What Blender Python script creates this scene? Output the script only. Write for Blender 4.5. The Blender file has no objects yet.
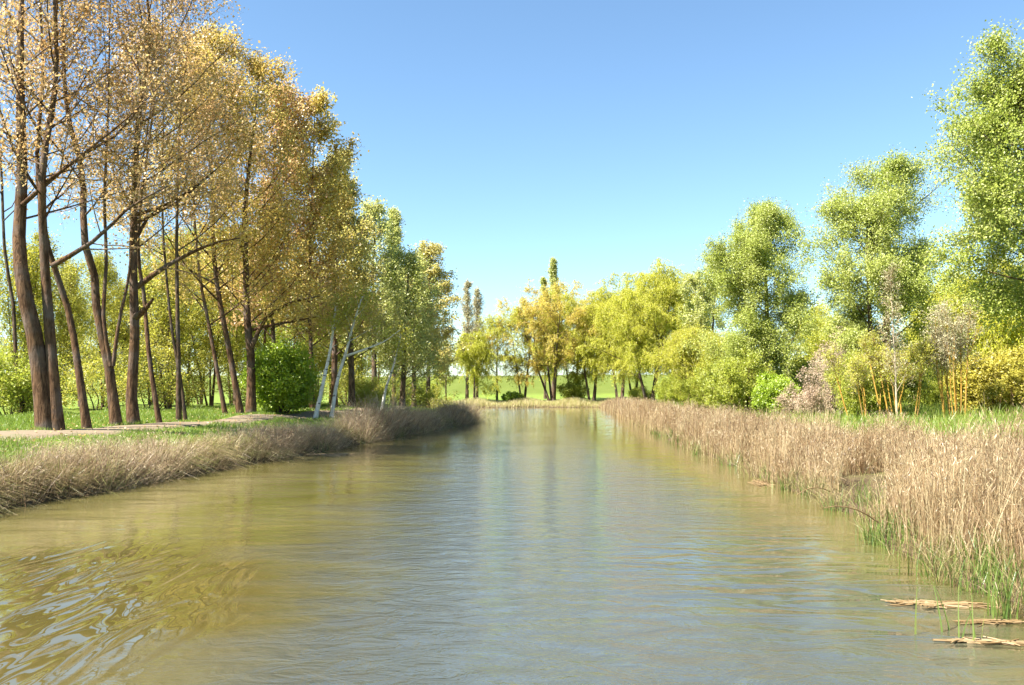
import bpy, math
import numpy as np

S = bpy.context.scene
COL = S.collection
PI = math.pi
rad = math.radians
RNG = np.random.default_rng(7)

# ------------------------------------------------------------------ camera
F = 850.0                      # focal length in pixels of a 1024 wide picture
CAMZ = 2.4
PITCH = math.atan((392 - 342.5) / F)
cam_d = bpy.data.cameras.new("camera")
cam_d.sensor_width = 36.0
cam_d.lens = F / 1024 * 36.0
cam_d.clip_start = 0.1
cam_d.clip_end = 6000
cam = bpy.data.objects.new("camera", cam_d)
cam.location = (0, 0, CAMZ)
cam.rotation_euler = (PI / 2 + PITCH, 0, 0)
COL.objects.link(cam)
S.camera = cam


def W(px, py, Y):
    """world point seen at a photo position, at depth Y"""
    x = (px - 512) / F
    v = -(py - 342.5) / F
    dy = math.cos(PITCH) - v * math.sin(PITCH)
    dz = math.sin(PITCH) + v * math.cos(PITCH)
    k = Y / dy
    return np.array([x * k, Y, CAMZ + dz * k])


# ------------------------------------------------------------------ world, sun
AZ = (-0.86, -0.44)            # horizontal direction towards the sun (left, a little behind)
EL = rad(50)
n_ = math.hypot(*AZ)
AZ = (AZ[0] / n_, AZ[1] / n_)
wd = bpy.data.worlds.new("World")
S.world = wd
wd.use_nodes = True
nt = wd.node_tree
sky = nt.nodes.new("ShaderNodeTexSky")
sky.sky_type = 'NISHITA'
sky.sun_disc = False
sky.sun_elevation = EL
sky.sun_rotation = math.atan2(AZ[0], AZ[1])
sky.air_density = 1.0
sky.dust_density = 0.25
sky.ozone_density = 1.1
bg = nt.nodes["Background"]
bg.inputs[1].default_value = 0.06
grade = nt.nodes.new("ShaderNodeMix")
grade.data_type = 'RGBA'
grade.blend_type = 'MULTIPLY'
grade.inputs[0].default_value = 1.0
grade.inputs[7].default_value = (0.85, 1.0, 1.05, 1)
nt.links.new(sky.outputs[0], grade.inputs[6])
nt.links.new(grade.outputs[2], bg.inputs[0])

sun_d = bpy.data.lights.new("sun", 'SUN')
sun_d.energy = 5.0
sun_d.angle = rad(0.5)
sun_d.color = (1.0, 0.94, 0.84)
sun = bpy.data.objects.new("sun", sun_d)
from mathutils import Vector
sdir = Vector((AZ[0] * math.cos(EL), AZ[1] * math.cos(EL), math.sin(EL)))
sun.rotation_euler = sdir.to_track_quat('Z', 'Y').to_euler()
sun.location = (-30, -20, 40)
COL.objects.link(sun)

S.view_settings.view_transform = 'Standard'
S.view_settings.look = 'None'
S.view_settings.gamma = 1
S.view_settings.exposure = 2.0
S.render.engine = 'CYCLES'
cy = S.cycles
cy.max_bounces = 7
cy.diffuse_bounces = 4
cy.glossy_bounces = 3
cy.transmission_bounces = 4
cy.transparent_max_bounces = 8
cy.caustics_reflective = False
cy.caustics_refractive = False
cy.use_denoising = True
cy.use_adaptive_sampling = True
cy.adaptive_threshold = 0.02


# ------------------------------------------------------------------ materials
def newmat(name):
    m = bpy.data.materials.new(name)
    m.use_nodes = True
    t = m.node_tree
    t.nodes.clear()
    out = t.nodes.new("ShaderNodeOutputMaterial")
    return m, t, out


def ramp(t, stops):
    r = t.nodes.new("ShaderNodeValToRGB")
    e = r.color_ramp.elements
    while len(e) < len(stops):
        e.new(0.5)
    for i, (p, c) in enumerate(stops):
        e[i].position = p
        e[i].color = (*c, 1)
    return r


def leaf_mat(name, cols, trans=0.4, gloss=0.05):
    """cols: list of leaf colours, picked per leaf"""
    m, t, out = newmat(name)
    a = t.nodes.new("ShaderNodeAttribute")
    a.attribute_name = "tint"
    k = len(cols)
    r = ramp(t, [(i / max(1, k - 1), c) for i, c in enumerate(cols)])
    t.links.new(a.outputs["Fac"], r.inputs[0])
    d = t.nodes.new("ShaderNodeBsdfDiffuse")
    tr = t.nodes.new("ShaderNodeBsdfTranslucent")
    t.links.new(r.outputs[0], d.inputs[0])
    t.links.new(r.outputs[0], tr.inputs[0])
    mx = t.nodes.new("ShaderNodeMixShader")
    mx.inputs[0].default_value = trans
    t.links.new(d.outputs[0], mx.inputs[1])
    t.links.new(tr.outputs[0], mx.inputs[2])
    g = t.nodes.new("ShaderNodeBsdfGlossy")
    g.inputs["Roughness"].default_value = 0.42
    mg = t.nodes.new("ShaderNodeMixShader")
    mg.inputs[0].default_value = gloss
    t.links.new(mx.outputs[0], mg.inputs[1])
    t.links.new(g.outputs[0], mg.inputs[2])
    t.links.new(mg.outputs[0], out.inputs[0])
    return m


def noise(t, vec, scale, detail=4, rough=0.55, dist=0.0):
    n = t.nodes.new("ShaderNodeTexNoise")
    n.inputs["Scale"].default_value = scale
    n.inputs["Detail"].default_value = detail
    n.inputs["Roughness"].default_value = rough
    n.inputs["Distortion"].default_value = dist
    t.links.new(vec, n.inputs["Vector"])
    return n


def mapping(t, vec, scale, rot=(0, 0, 0), loc=(0, 0, 0)):
    mp = t.nodes.new("ShaderNodeMapping")
    mp.inputs["Scale"].default_value = scale
    mp.inputs["Rotation"].default_value = rot
    mp.inputs["Location"].default_value = loc
    t.links.new(vec, mp.inputs["Vector"])
    return mp


def math_(t, op, a, b=None, c=None, clamp=False):
    n = t.nodes.new("ShaderNodeMath")
    n.operation = op
    n.use_clamp = clamp
    for i, v in enumerate((a, b, c)):
        if v is None:
            continue
        if isinstance(v, (int, float)):
            n.inputs[i].default_value = v
        else:
            t.links.new(v, n.inputs[i])
    return n.outputs[0]


def mixcol(t, fac, a, b):
    n = t.nodes.new("ShaderNodeMix")
    n.data_type = 'RGBA'
    for sock, v in ((n.inputs[0], fac), (n.inputs[6], a), (n.inputs[7], b)):
        if isinstance(v, (int, float)):
            sock.default_value = v
        elif isinstance(v, tuple):
            sock.default_value = (*v, 1)
        else:
            t.links.new(v, sock)
    return n.outputs[2]


def maprange(t, v, a, b, c=0.0, d=1.0):
    n = t.nodes.new("ShaderNodeMapRange")
    n.interpolation_type = 'SMOOTHSTEP'
    t.links.new(v, n.inputs[0])
    for i, k in enumerate((a, b, c, d)):
        n.inputs[i + 1].default_value = k
    return n.outputs[0]


def bark_mat(name, dark, light, vert=2.2, bump=0.06):
    m, t, out = newmat(name)
    tc = t.nodes.new("ShaderNodeTexCoord")
    mp = mapping(t, tc.outputs["Object"], (11, 11, vert))
    n1 = noise(t, mp.outputs[0], 1.0, 6, 0.65, 0.6)
    n2 = noise(t, tc.outputs["Object"], 0.9, 3)
    r = ramp(t, [(0.40, dark), (0.60, light)])
    t.links.new(n1.outputs[0], r.inputs[0])
    c = mixcol(t, maprange(t, n2.outputs[0], 0.45, 0.65), r.outputs[0], mixcol(t, n1.outputs[0], tuple(v * 1.2 for v in dark), tuple(0.5 * v + 0.10 for v in light)))
    b = t.nodes.new("ShaderNodeBump")
    b.inputs["Distance"].default_value = bump
    b.inputs["Strength"].default_value = 1.0
    t.links.new(n1.outputs[0], b.inputs["Height"])
    p = t.nodes.new("ShaderNodeBsdfPrincipled")
    p.inputs["Roughness"].default_value = 0.9
    p.inputs["Specular IOR Level"].default_value = 0.1
    t.links.new(c, p.inputs["Base Color"])
    t.links.new(b.outputs[0], p.inputs["Normal"])
    t.links.new(p.outputs[0], out.inputs[0])
    return m


def birch_mat():
    m, t, out = newmat("birch_bark")
    tc = t.nodes.new("ShaderNodeTexCoord")
    mp = mapping(t, tc.outputs["Object"], (3, 3, 7))
    n1 = noise(t, mp.outputs[0], 1.0, 5, 0.6)
    n2 = noise(t, tc.outputs["Object"], 1.6, 3)
    c = mixcol(t, maprange(t, n1.outputs[0], 0.58, 0.66), (0.62, 0.60, 0.55), (0.06, 0.05, 0.045))
    c = mixcol(t, maprange(t, n2.outputs[0], 0.5, 0.75), c, (0.42, 0.36, 0.28))
    p = t.nodes.new("ShaderNodeBsdfPrincipled")
    p.inputs["Roughness"].default_value = 0.75
    t.links.new(c, p.inputs["Base Color"])
    t.links.new(p.outputs[0], out.inputs[0])
    return m


M = {}
M['bark_red'] = bark_mat("poplar_bark", (0.050, 0.027, 0.015), (0.150, 0.086, 0.047))
M['bark_grey'] = bark_mat("grey_bark", (0.05, 0.036, 0.024), (0.17, 0.115, 0.07))
M['bark_dark'] = bark_mat("dark_bark", (0.035, 0.024, 0.016), (0.12, 0.075, 0.045))
M['bark_gold'] = bark_mat("golden_willow_bark", (0.24, 0.13, 0.02), (0.44, 0.27, 0.06), 1.0, 0.005)
M['bark_pale'] = bark_mat("pale_bark", (0.28, 0.22, 0.15), (0.48, 0.39, 0.28))
M['birch'] = birch_mat()
M['shoot_tan'] = bark_mat("tan_shoots", (0.22, 0.14, 0.07), (0.34, 0.23, 0.12))
M['shoot_green'] = bark_mat("green_shoots", (0.20, 0.20, 0.07), (0.32, 0.32, 0.12))
M['shoot_yellow'] = bark_mat("yellow_willow_shoots", (0.33, 0.30, 0.06), (0.45, 0.40, 0.09))
SHOOT = {'leaf_tawny': 'shoot_tan', 'leaf_gold': 'shoot_tan', 'leaf_orange': 'shoot_tan', 'leaf_olive': 'shoot_green', 'leaf_green': 'shoot_green',
         'leaf_dark': 'shoot_green', 'leaf_lime': 'shoot_yellow', 'leaf_yellowgreen': 'shoot_yellow', 'leaf_haze': 'shoot_green', 'leaf_yellow': 'shoot_yellow',
         'leaf_grey': 'shoot_tan', 'leaf_khaki': 'shoot_tan', 'pinktwig': 'bark_pale'}
M['leaf_tawny'] = leaf_mat("tawny_leaves", [(0.34, 0.18, 0.07), (0.52, 0.325, 0.13), (0.58, 0.415, 0.18), (0.48, 0.40, 0.12)], 0.5)
M['leaf_gold'] = leaf_mat("golden_leaves", [(0.42, 0.27, 0.05), (0.56, 0.41, 0.09), (0.60, 0.48, 0.13), (0.46, 0.45, 0.07)], 0.5)
M['leaf_olive'] = leaf_mat("olive_leaves", [(0.38, 0.42, 0.07), (0.46, 0.49, 0.12), (0.52, 0.53, 0.19), (0.53, 0.47, 0.13)], 0.58)
M['leaf_khaki'] = leaf_mat("khaki_leaves", [(0.41, 0.36, 0.08), (0.50, 0.45, 0.13), (0.56, 0.48, 0.14), (0.46, 0.48, 0.09)], 0.56)
M['leaf_green'] = leaf_mat("green_poplar_leaves", [(0.22, 0.28, 0.03), (0.32, 0.38, 0.055), (0.40, 0.44, 0.10), (0.46, 0.48, 0.16)], 0.46, 0.035)
M['leaf_dark'] = leaf_mat("deep_green_leaves", [(0.20, 0.30, 0.016), (0.30, 0.41, 0.02), (0.38, 0.48, 0.035)], 0.45)
M['leaf_lime'] = leaf_mat("lime_leaves", [(0.26, 0.31, 0.025), (0.34, 0.38, 0.045), (0.42, 0.44, 0.075)], 0.5, 0.03)
M['leaf_yellowgreen'] = leaf_mat("willow_leaves", [(0.34, 0.37, 0.018), (0.44, 0.45, 0.03), (0.50, 0.48, 0.05)], 0.5, 0.03)
M['leaf_orange'] = leaf_mat("orange_willow_leaves", [(0.60, 0.44, 0.07), (0.63, 0.52, 0.09), (0.55, 0.54, 0.08)], 0.56, 0.03)
M['leaf_yellow'] = leaf_mat("yellow_bush_leaves", [(0.32, 0.27, 0.03), (0.41, 0.36, 0.05), (0.41, 0.38, 0.07)], 0.4, 0.03)
M['leaf_haze'] = leaf_mat("budding_leaves", [(0.36, 0.31, 0.05), (0.44, 0.42, 0.06), (0.42, 0.46, 0.06)], 0.5, 0.03)
M['leaf_grey'] = leaf_mat("grey_budding_twigs", [(0.40, 0.35, 0.20), (0.46, 0.42, 0.25), (0.40, 0.42, 0.20)], 0.45, 0.03)
M['reed'] = leaf_mat("dry_reed", [(0.14, 0.075, 0.032), (0.33, 0.225, 0.115), (0.48, 0.365, 0.205), (0.55, 0.46, 0.27)], 0.35, 0.04)
M['reed_left'] = leaf_mat("dry_bank_grass", [(0.22, 0.145, 0.09), (0.43, 0.32, 0.20), (0.55, 0.44, 0.29), (0.42, 0.42, 0.16)], 0.42, 0.03)
M['bank_grass'] = leaf_mat("dead_bank_grass", [(0.16, 0.105, 0.06), (0.30, 0.23, 0.11), (0.44, 0.35, 0.19), (0.25, 0.29, 0.07)], 0.3, 0.03)
M['shore_reed'] = leaf_mat("shore_reed", [(0.30, 0.32, 0.08), (0.42, 0.36, 0.16), (0.55, 0.45, 0.24), (0.40, 0.42, 0.10)], 0.3)
M['straw'] = leaf_mat("straw", [(0.18, 0.115, 0.05), (0.28, 0.19, 0.09), (0.34, 0.25, 0.14)], 0.15, 0.05)
M['grass'] = leaf_mat("spring_grass", [(0.13, 0.22, 0.022), (0.19, 0.28, 0.035), (0.26, 0.32, 0.05), (0.31, 0.30, 0.10)], 0.42, 0.04)
M['rush'] = leaf_mat("green_rush", [(0.07, 0.13, 0.02), (0.13, 0.20, 0.03), (0.22, 0.26, 0.06)], 0.35, 0.06)
M['pinktwig'] = leaf_mat("pinkish_dry_twigs", [(0.38, 0.26, 0.18), (0.50, 0.37, 0.26), (0.56, 0.44, 0.31)], 0.35, 0.03)


# ------------------------------------------------------------------ mesh accumulation (numpy)
class Acc:
    def __init__(self):
        self.v, self.q, self.tint, self.mat, self.sm = [], [], [], [], []
        self.n = 0

    def add(self, verts, quads, tint=None, mat=0, smooth=False):
        if len(verts) == 0:
            return
        self.v.append(np.asarray(verts, np.float32).reshape(-1, 3))
        q = np.asarray(quads, np.int64).reshape(-1, 4)
        self.q.append(q + self.n)
        self.n += len(self.v[-1])
        m = len(q)
        self.tint.append(np.full(m, 0.5, np.float32) if tint is None else np.asarray(tint, np.float32))
        self.mat.append(np.full(m, mat, np.int32))
        self.sm.append(np.full(m, smooth, bool))

    def mesh(self, name, mats):
        me = bpy.data.meshes.new(name)
        v = np.concatenate(self.v)
        q = np.concatenate(self.q)
        me.vertices.add(len(v))
        me.vertices.foreach_set("co", v.ravel())
        me.loops.add(q.size)
        me.loops.foreach_set("vertex_index", q.astype(np.int32).ravel())
        me.polygons.add(len(q))
        me.polygons.foreach_set("loop_start", np.arange(0, q.size, 4, dtype=np.int32))
        me.polygons.foreach_set("material_index", np.concatenate(self.mat))
        me.polygons.foreach_set("use_smooth", np.concatenate(self.sm))
        a = me.attributes.new("tint", 'FLOAT', 'FACE')
        a.data.foreach_set("value", np.concatenate(self.tint))
        for m in mats:
            me.materials.append(m)
        me.update(calc_edges=True)
        return me

    def build(self, name, mats, parent=None):
        o = bpy.data.objects.new(name, self.mesh(name, mats))
        COL.objects.link(o)
        if parent is not None:
            o.parent = parent
        return o


def unit(a):
    return a / np.maximum(np.linalg.norm(a, axis=-1, keepdims=True), 1e-9)


def tubes(acc, P, R, sides, mat=0, cap=False):
    """P [B,n,3], R [B,n]"""
    B, n, _ = P.shape
    if B == 0:
        return
    T = np.empty_like(P)
    T[:, 1:-1] = P[:, 2:] - P[:, :-2]
    T[:, 0] = P[:, 1] - P[:, 0]
    T[:, -1] = P[:, -1] - P[:, -2]
    T = unit(T)
    main = unit(P[:, -1] - P[:, 0])
    ref = np.where(np.abs(main[:, 2:3]) > 0.8, np.array([[1.0, 0, 0]]), np.array([[0, 0, 1.0]]))
    ref = ref[:, None, :].repeat(n, 1)
    A = unit(np.cross(T, ref))
    Bv = np.cross(T, A)
    ang = np.arange(sides) * 2 * PI / sides
    V = P[:, :, None, :] + R[:, :, None, None] * (np.cos(ang)[None, None, :, None] * A[:, :, None, :] + np.sin(ang)[None, None, :, None] * Bv[:, :, None, :])
    idx = np.arange(B * n * sides).reshape(B, n, sides)
    i0 = idx[:, :-1, :]
    i1 = idx[:, 1:, :]
    q = np.stack([i0, np.roll(i0, -1, 2), np.roll(i1, -1, 2), i1], -1)
    acc.add(V, q, mat=mat, smooth=True)


def strips(acc, P, Wd, side, tint, mat=0):
    """flat blades. P [B,n,3], Wd [B,n], side [B,3], tint [B]"""
    B, n, _ = P.shape
    V = np.stack([P - side[:, None, :] * Wd[..., None] / 2, P + side[:, None, :] * Wd[..., None] / 2], 2)
    idx = np.arange(B * n * 2).reshape(B, n, 2)
    q = np.stack([idx[:, :-1, 0], idx[:, :-1, 1], idx[:, 1:, 1], idx[:, 1:, 0]], -1)
    acc.add(V, q, np.repeat(tint, n - 1), mat)


def leaves(acc, pos, L, Wd, rng, tint, droop=0.3, mat=0, axis=None):
    N = len(pos)
    if axis is None:
        axis = rng.normal(size=(N, 3))
        axis[:, 2] -= droop * 2
        face = unit(rng.normal(size=(N, 3)) + 1.1 * np.array(sdir))
        axis = axis - face * np.sum(axis * face, 1, keepdims=True) * 0.85
        o = np.cross(face, axis)
    else:
        o = np.cross(axis, rng.normal(size=(N, 3)))
    axis = unit(axis)
    o = unit(o)
    nrm = np.cross(axis, o)
    L = np.broadcast_to(L, (N,))[:, None]
    Wd = np.broadcast_to(Wd, (N,))[:, None]
    a = pos
    b = pos + axis * L * 0.45 + o * Wd * 0.5 + nrm * L * 0.06
    c = pos + axis * L
    d = pos + axis * L * 0.45 - o * Wd * 0.5 + nrm * L * 0.06
    V = np.stack([a, b, c, d], 1)
    q = np.arange(N * 4).reshape(N, 4)
    acc.add(V, q, tint, mat)


def resample(pts, n):
    pts = np.asarray(pts, float)
    # Catmull-Rom through the points, then even spacing
    p = np.vstack([2 * pts[0] - pts[1], pts, 2 * pts[-1] - pts[-2]])
    out = []
    for i in range(1, len(p) - 2):
        for s in np.linspace(0, 1, 12, endpoint=False):
            a, b, c, d = p[i - 1], p[i], p[i + 1], p[i + 2]
            out.append(0.5 * (2 * b + (c - a) * s + (2 * a - 5 * b + 4 * c - d) * s * s + (3 * b - a - 3 * c + d) * s ** 3))
    out.append(pts[-1])
    out = np.array(out)
    l = np.r_[0, np.cumsum(np.linalg.norm(np.diff(out, axis=0), axis=1))]
    k = np.linspace(0, l[-1], n)
    return np.stack([np.interp(k, l, out[:, j]) for j in range(3)], 1)


def spawn(rng, P, R, par, t, length, angle, n, grav, wob, az=None, zb=0.0):
    """children grown from parents P [B,n0,3] at parameter t. returns points, base radius"""
    n0 = P.shape[1]
    f = t * (n0 - 1)
    i = np.minimum(f.astype(int), n0 - 2)
    w = (f - i)[:, None]
    base = P[par, i] * (1 - w) + P[par, i + 1] * w
    rb = R[par, i] * (1 - w[:, 0]) + R[par, i + 1] * w[:, 0]
    tan = unit(P[par, i + 1] - P[par, i])
    if az is None:
        rv = rng.normal(size=tan.shape)
    else:
        rv = np.stack([np.cos(az), np.sin(az), np.zeros_like(az)], 1)
    perp = unit(rv - tan * np.sum(rv * tan, 1, keepdims=True))
    d = unit(tan * np.cos(angle)[:, None] + perp * np.sin(angle)[:, None] + np.array([0, 0, zb]))
    pts = [base]
    step = (length / (n - 1))[:, None]
    p = base
    g = np.zeros((len(t), 3))
    g[:, 2] = grav
    for k in range(n - 1):
        p = p + d * step
        pts.append(p)
        d = unit(d + g / (n - 1) + rng.normal(size=d.shape) * wob)
    return np.stack(pts, 1), rb


SPEC = dict(
    # n1 limbs per stem, n2 branches per limb, n3 twigs per branch, nl leaves per twig
    poplar=dict(n1=34, n2=10, n3=8, nl=8, f0=0.38, lim=lambda t: 0.23 * (1 - t) ** 0.55 + 0.045, ang=(62, 34), g1=0.7, g2=0.5, g3=0.0,
                l2=0.42, l3=0.65, L=0.11, Wd=0.09, spread=0.17, droop=0.3),
    poplar_dense=dict(n1=40, n2=10, n3=7, nl=10, f0=0.2, lim=lambda t: 0.22 * (1 - t) ** 0.6 + 0.04, ang=(62, 34), g1=0.6, g2=0.4, g3=0.0,
                      l2=0.42, l3=0.7, L=0.17, Wd=0.13, spread=0.16, droop=0.3),
    broad=dict(n1=38, n2=11, n3=9, nl=18, f0=0.2, lim=lambda t: 0.255 * np.sin(np.clip(0.15 + t * 0.92, 0, 1) * PI) ** 0.7 + 0.03, ang=(66, 36), g1=0.45, g2=0.15, g3=-0.5,
               l2=0.42, l3=0.75, L=0.105, Wd=0.07, spread=0.16, droop=0.5),
    lombardy=dict(n1=60, n2=7, n3=6, nl=10, f0=0.12, lim=lambda t: 0.23 * (1 - t) ** 0.75 + 0.012, ang=(28, 18), g1=1.3, g2=1.2, g3=0.8,
                  l2=0.3, l3=0.6, L=0.19, Wd=0.10, spread=0.12, droop=-0.2),
    willow=dict(n1=17, n2=10, n3=15, nl=20, f0=0.23, lim=lambda t: 0.46 * np.sin((0.22 + t * 0.68) * PI) ** 0.6 + 0.03, ang=(58, 40), g1=0.0, g2=-0.6, g3=-2.6,
                l2=0.42, l3=1.7, L=0.21, Wd=0.085, spread=0.10, droop=1.2),
    thin=dict(n1=24, n2=7, n3=6, nl=7, f0=0.16, lim=lambda t: 0.19 * (1 - t) ** 0.5 + 0.04, ang=(48, 30), g1=0.6, g2=0.4, g3=0.0,
              l2=0.42, l3=0.6, L=0.12, Wd=0.09, spread=0.14, droop=0.2),
    shrub=dict(n1=10, n2=6, n3=5, nl=9, f0=0.10, lim=lambda t: 0.38 * (1 - t) ** 0.4 + 0.06, ang=(48, 36), g1=0.4, g2=0.2, g3=0.0,
               l2=0.45, l3=0.32, L=0.11, Wd=0.075, spread=0.10, droop=0.2),
    twiggy=dict(n1=12, n2=6, n3=4, nl=2, f0=0.12, lim=lambda t: 0.34 * (1 - t) ** 0.5 + 0.05, ang=(32, 24), g1=0.8, g2=0.5, g3=0.2,
                l2=0.45, l3=0.35, L=0.08, Wd=0.05, spread=0.06, droop=0.0),
)


def grow(rng, stems, sp, bark, leaf, height, parent, trunk_name="trunk", tip=0.12, crown_name="crown", limbs=(), twig_mat=None, minr=0.006, one_trunk=True, over=None):
    """stems: list of (points, base radius). builds trunk parts and one crown under parent"""
    p = dict(SPEC[sp])
    if over:
        p.update(over)
    ns = 18
    SP = np.stack([resample(s[0], ns) for s in stems])
    SR = np.stack([s[1] * (1 - np.linspace(0, 1, ns) * (1 - tip)) for s in stems])
    flare = 1 + 0.28 * np.exp(-np.arange(ns) * 1.6)
    H = np.array([SP[i, -1, 2] - SP[i, 0, 2] for i in range(len(stems))])
    # limbs
    n1 = p['n1']
    par = np.repeat(np.arange(len(stems)), n1)
    t = np.tile((np.arange(n1) + 0.5) / n1, len(stems)) + rng.uniform(-0.4, 0.4, len(par)) / n1
    tt = np.clip(t, 0, 1)
    t = p['f0'] + (0.985 - p['f0']) * tt
    az = np.arange(len(par)) * 2.39996 + rng.uniform(-0.7, 0.7, len(par))
    ln = p['lim'](tt) * H[par] * rng.uniform(0.6, 1.25, len(par))
    ang = np.radians(p['ang'][0] * (1 - tt) + p['ang'][1] * tt + rng.normal(0, 7, len(par)))
    LP, rb = spawn(rng, SP, SR, par, t, ln, ang, 7, p['g1'] * 0.55, 0.07, az)
    r1 = np.minimum(rb * 0.5, 0.0085 * ln + 0.004)
    LR = r1[:, None] * np.linspace(1, 0.22, 7)[None]
    # hand-placed limbs take part in the foliage as well
    cl = [(resample(l[0], 7), l[1]) for l in limbs]
    if cl:
        LP = np.concatenate([LP, np.stack([c[0] for c in cl])])
        LR = np.concatenate([LR, np.stack([c[1] * np.linspace(1, 0.22, 7) for c in cl])])
        ln = np.r_[ln, [np.linalg.norm(np.diff(c[0], axis=0), axis=1).sum() for c in cl]]
    dens = rng.uniform(0.25, 1.4, len(LP))
    # branches
    n2 = p['n2']
    par2 = np.repeat(np.arange(len(LP)), n2)
    t2 = np.tile((np.arange(n2) + 0.5) / n2, len(LP))
    t2 = 0.2 + 0.8 * np.clip(t2 + rng.uniform(-0.5, 0.5, len(par2)) / n2, 0, 1)
    l2 = ln[par2] * p['l2'] * (1.15 - 0.75 * t2) * rng.uniform(0.6, 1.3, len(par2)) + 0.15
    a2 = np.radians(rng.uniform(28, 62, len(par2)))
    BP, rb2 = spawn(rng, LP, LR, par2, t2, l2, a2, 5, p['g2'] * 0.5, 0.10)
    BR = np.minimum(rb2 * 0.6, 0.010 * l2 + 0.003)[:, None] * np.linspace(1, 0.3, 5)[None]
    # twigs
    n3 = p['n3']
    par3 = np.repeat(np.arange(len(BP)), n3)
    keep = rng.random(len(par3)) < np.clip(dens[par2[par3]], 0, 1)
    par3 = par3[keep]
    t3 = rng.uniform(0.15, 1.0, len(par3))
    l3 = p['l3'] * rng.uniform(0.45, 1.35, len(par3))
    a3 = np.radians(rng.uniform(20, 65, len(par3)))
    TP, rb3 = spawn(rng, BP, BR, par3, t3, l3, a3, 4, p['g3'], 0.10)
    TR = np.minimum(rb3 * 0.7, 0.005)[:, None] * np.linspace(1, 0.4, 4)[None]
    # leaves
    nl = p['nl']
    pl = np.repeat(np.arange(len(TP)), nl)
    tl = rng.uniform(0.1, 1.05, len(pl))
    f = np.clip(tl * 3, 0, 3)
    i = np.minimum(f.astype(int), 2)
    w = (f - i)[:, None]
    lp = TP[pl, i] * (1 - w) + TP[pl, i + 1] * w + rng.normal(size=(len(pl), 3)) * p['spread']
    sz = rng.uniform(0.65, 1.3, len(pl))
    # leaf colour: own variation, shared a little within a limb
    lt = rng.uniform(0.15, 0.85, len(LP))[par2[par3[pl]]]
    tint = np.clip(lt * 0.45 + rng.random(len(pl)) * 0.55, 0, 1)
    acc = Acc()
    leaves(acc, lp, p['L'] * sz, p['Wd'] * sz, rng, tint, p['droop'])
    tubes(acc, BP, np.maximum(BR, minr * 0.7), 4, 1)
    tubes(acc, TP, np.maximum(TR, minr * 0.5), 3, 1)
    crown = acc.build(crown_name, [M[leaf], twig_mat or M[SHOOT.get(leaf, bark)]], parent)
    nl1 = len(LP) - len(cl)
    trunks = []
    if one_trunk:
        a = Acc()
        tubes(a, SP, SR * flare[None], 10)
        tubes(a, LP[:nl1], np.maximum(LR[:nl1], minr), 6)
        trunks.append(a.build(trunk_name, [M[bark]], parent))
    else:
        for k in range(len(stems)):
            a = Acc()
            tubes(a, SP[k:k + 1], SR[k:k + 1] * flare[None], 9)
            m = np.where(par == k)[0]
            tubes(a, LP[m], np.maximum(LR[m], minr), 5)
            trunks.append(a.build(trunk_name, [M[bark]], parent))
    for c in range(len(cl)):
        a = Acc()
        tubes(a, LP[nl1 + c:nl1 + c + 1], LR[nl1 + c:nl1 + c + 1], 7)
        a.build("limb", [M[bark]], trunks[0])
    return crown


# ------------------------------------------------------------------ things
def tag(o, label, cat, group=None, kind=None):
    if label:
        o['label'] = label
    if cat:
        o['category'] = cat
    if group:
        o['group'] = group
    if kind:
        o['kind'] = kind
    return o


def thing(name, loc, label, cat, group=None, rz=0.0):
    o = bpy.data.objects.new(name, None)
    o.empty_display_size = 0.3
    COL.objects.link(o)
    o.location = loc
    o.rotation_euler = (0, 0, rz)
    return tag(o, label, cat, group)


def dup(root, loc, label, rz=0.0, sc=(1, 1, 1), group=None):
    r = root.copy()
    COL.objects.link(r)
    r.location = loc
    r.rotation_euler = (0, 0, rz)
    r.scale = sc
    r['label'] = label
    if group:
        r['group'] = group
    for ch in list(root.children):
        c = ch.copy()
        COL.objects.link(c)
        c.parent = r
        for g in list(ch.children):
            d = g.copy()
            COL.objects.link(d)
            d.parent = c
    return r


# ------------------------------------------------------------------ terrain
_LY = [-80, -10, 5, 12, 17.3, 24, 32.4, 45, 56, 64, 68, 71, 74, 80, 95, 112, 131, 400]
_LX = [-11.6, -11.4, -11.2, -10.9, -10.4, -9.4, -8.1, -6.3, -4.6, -3.4, -2.7, -3.2, -5.0, -7.0, -9.5, -11.5, -14, -14]
_RY = [-80, 0, 5, 8, 9.8, 12, 13.8, 14.8, 15.8, 18, 20.4, 23.2, 28, 32.4, 40, 51, 70, 97, 127, 400]
_RX = [5.5, 5.4, 5.4, 5.5, 5.6, 5.6, 5.75, 6.3, 6.5, 6.7, 6.75, 6.85, 7.1, 7.25, 7.7, 8.4, 9.6, 11.4, 13.2, 13.2]


def XL(y):
    y = np.asarray(y, float)
    return np.interp(y, _LY, _LX) + 0.12 * np.sin(y * 1.3) + 0.08 * np.sin(y * 3.1 + 1)


def XR(y):
    y = np.asarray(y, float)
    return np.interp(y, _RY, _RX) + 0.12 * np.sin(y * 1.7) + 0.08 * np.sin(y * 3.7 + 2)


FARY = 131.0


def sst(a, b, x):
    t = np.clip((x - a) / (b - a), 0, 1)
    return t * t * (3 - 2 * t)


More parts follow.
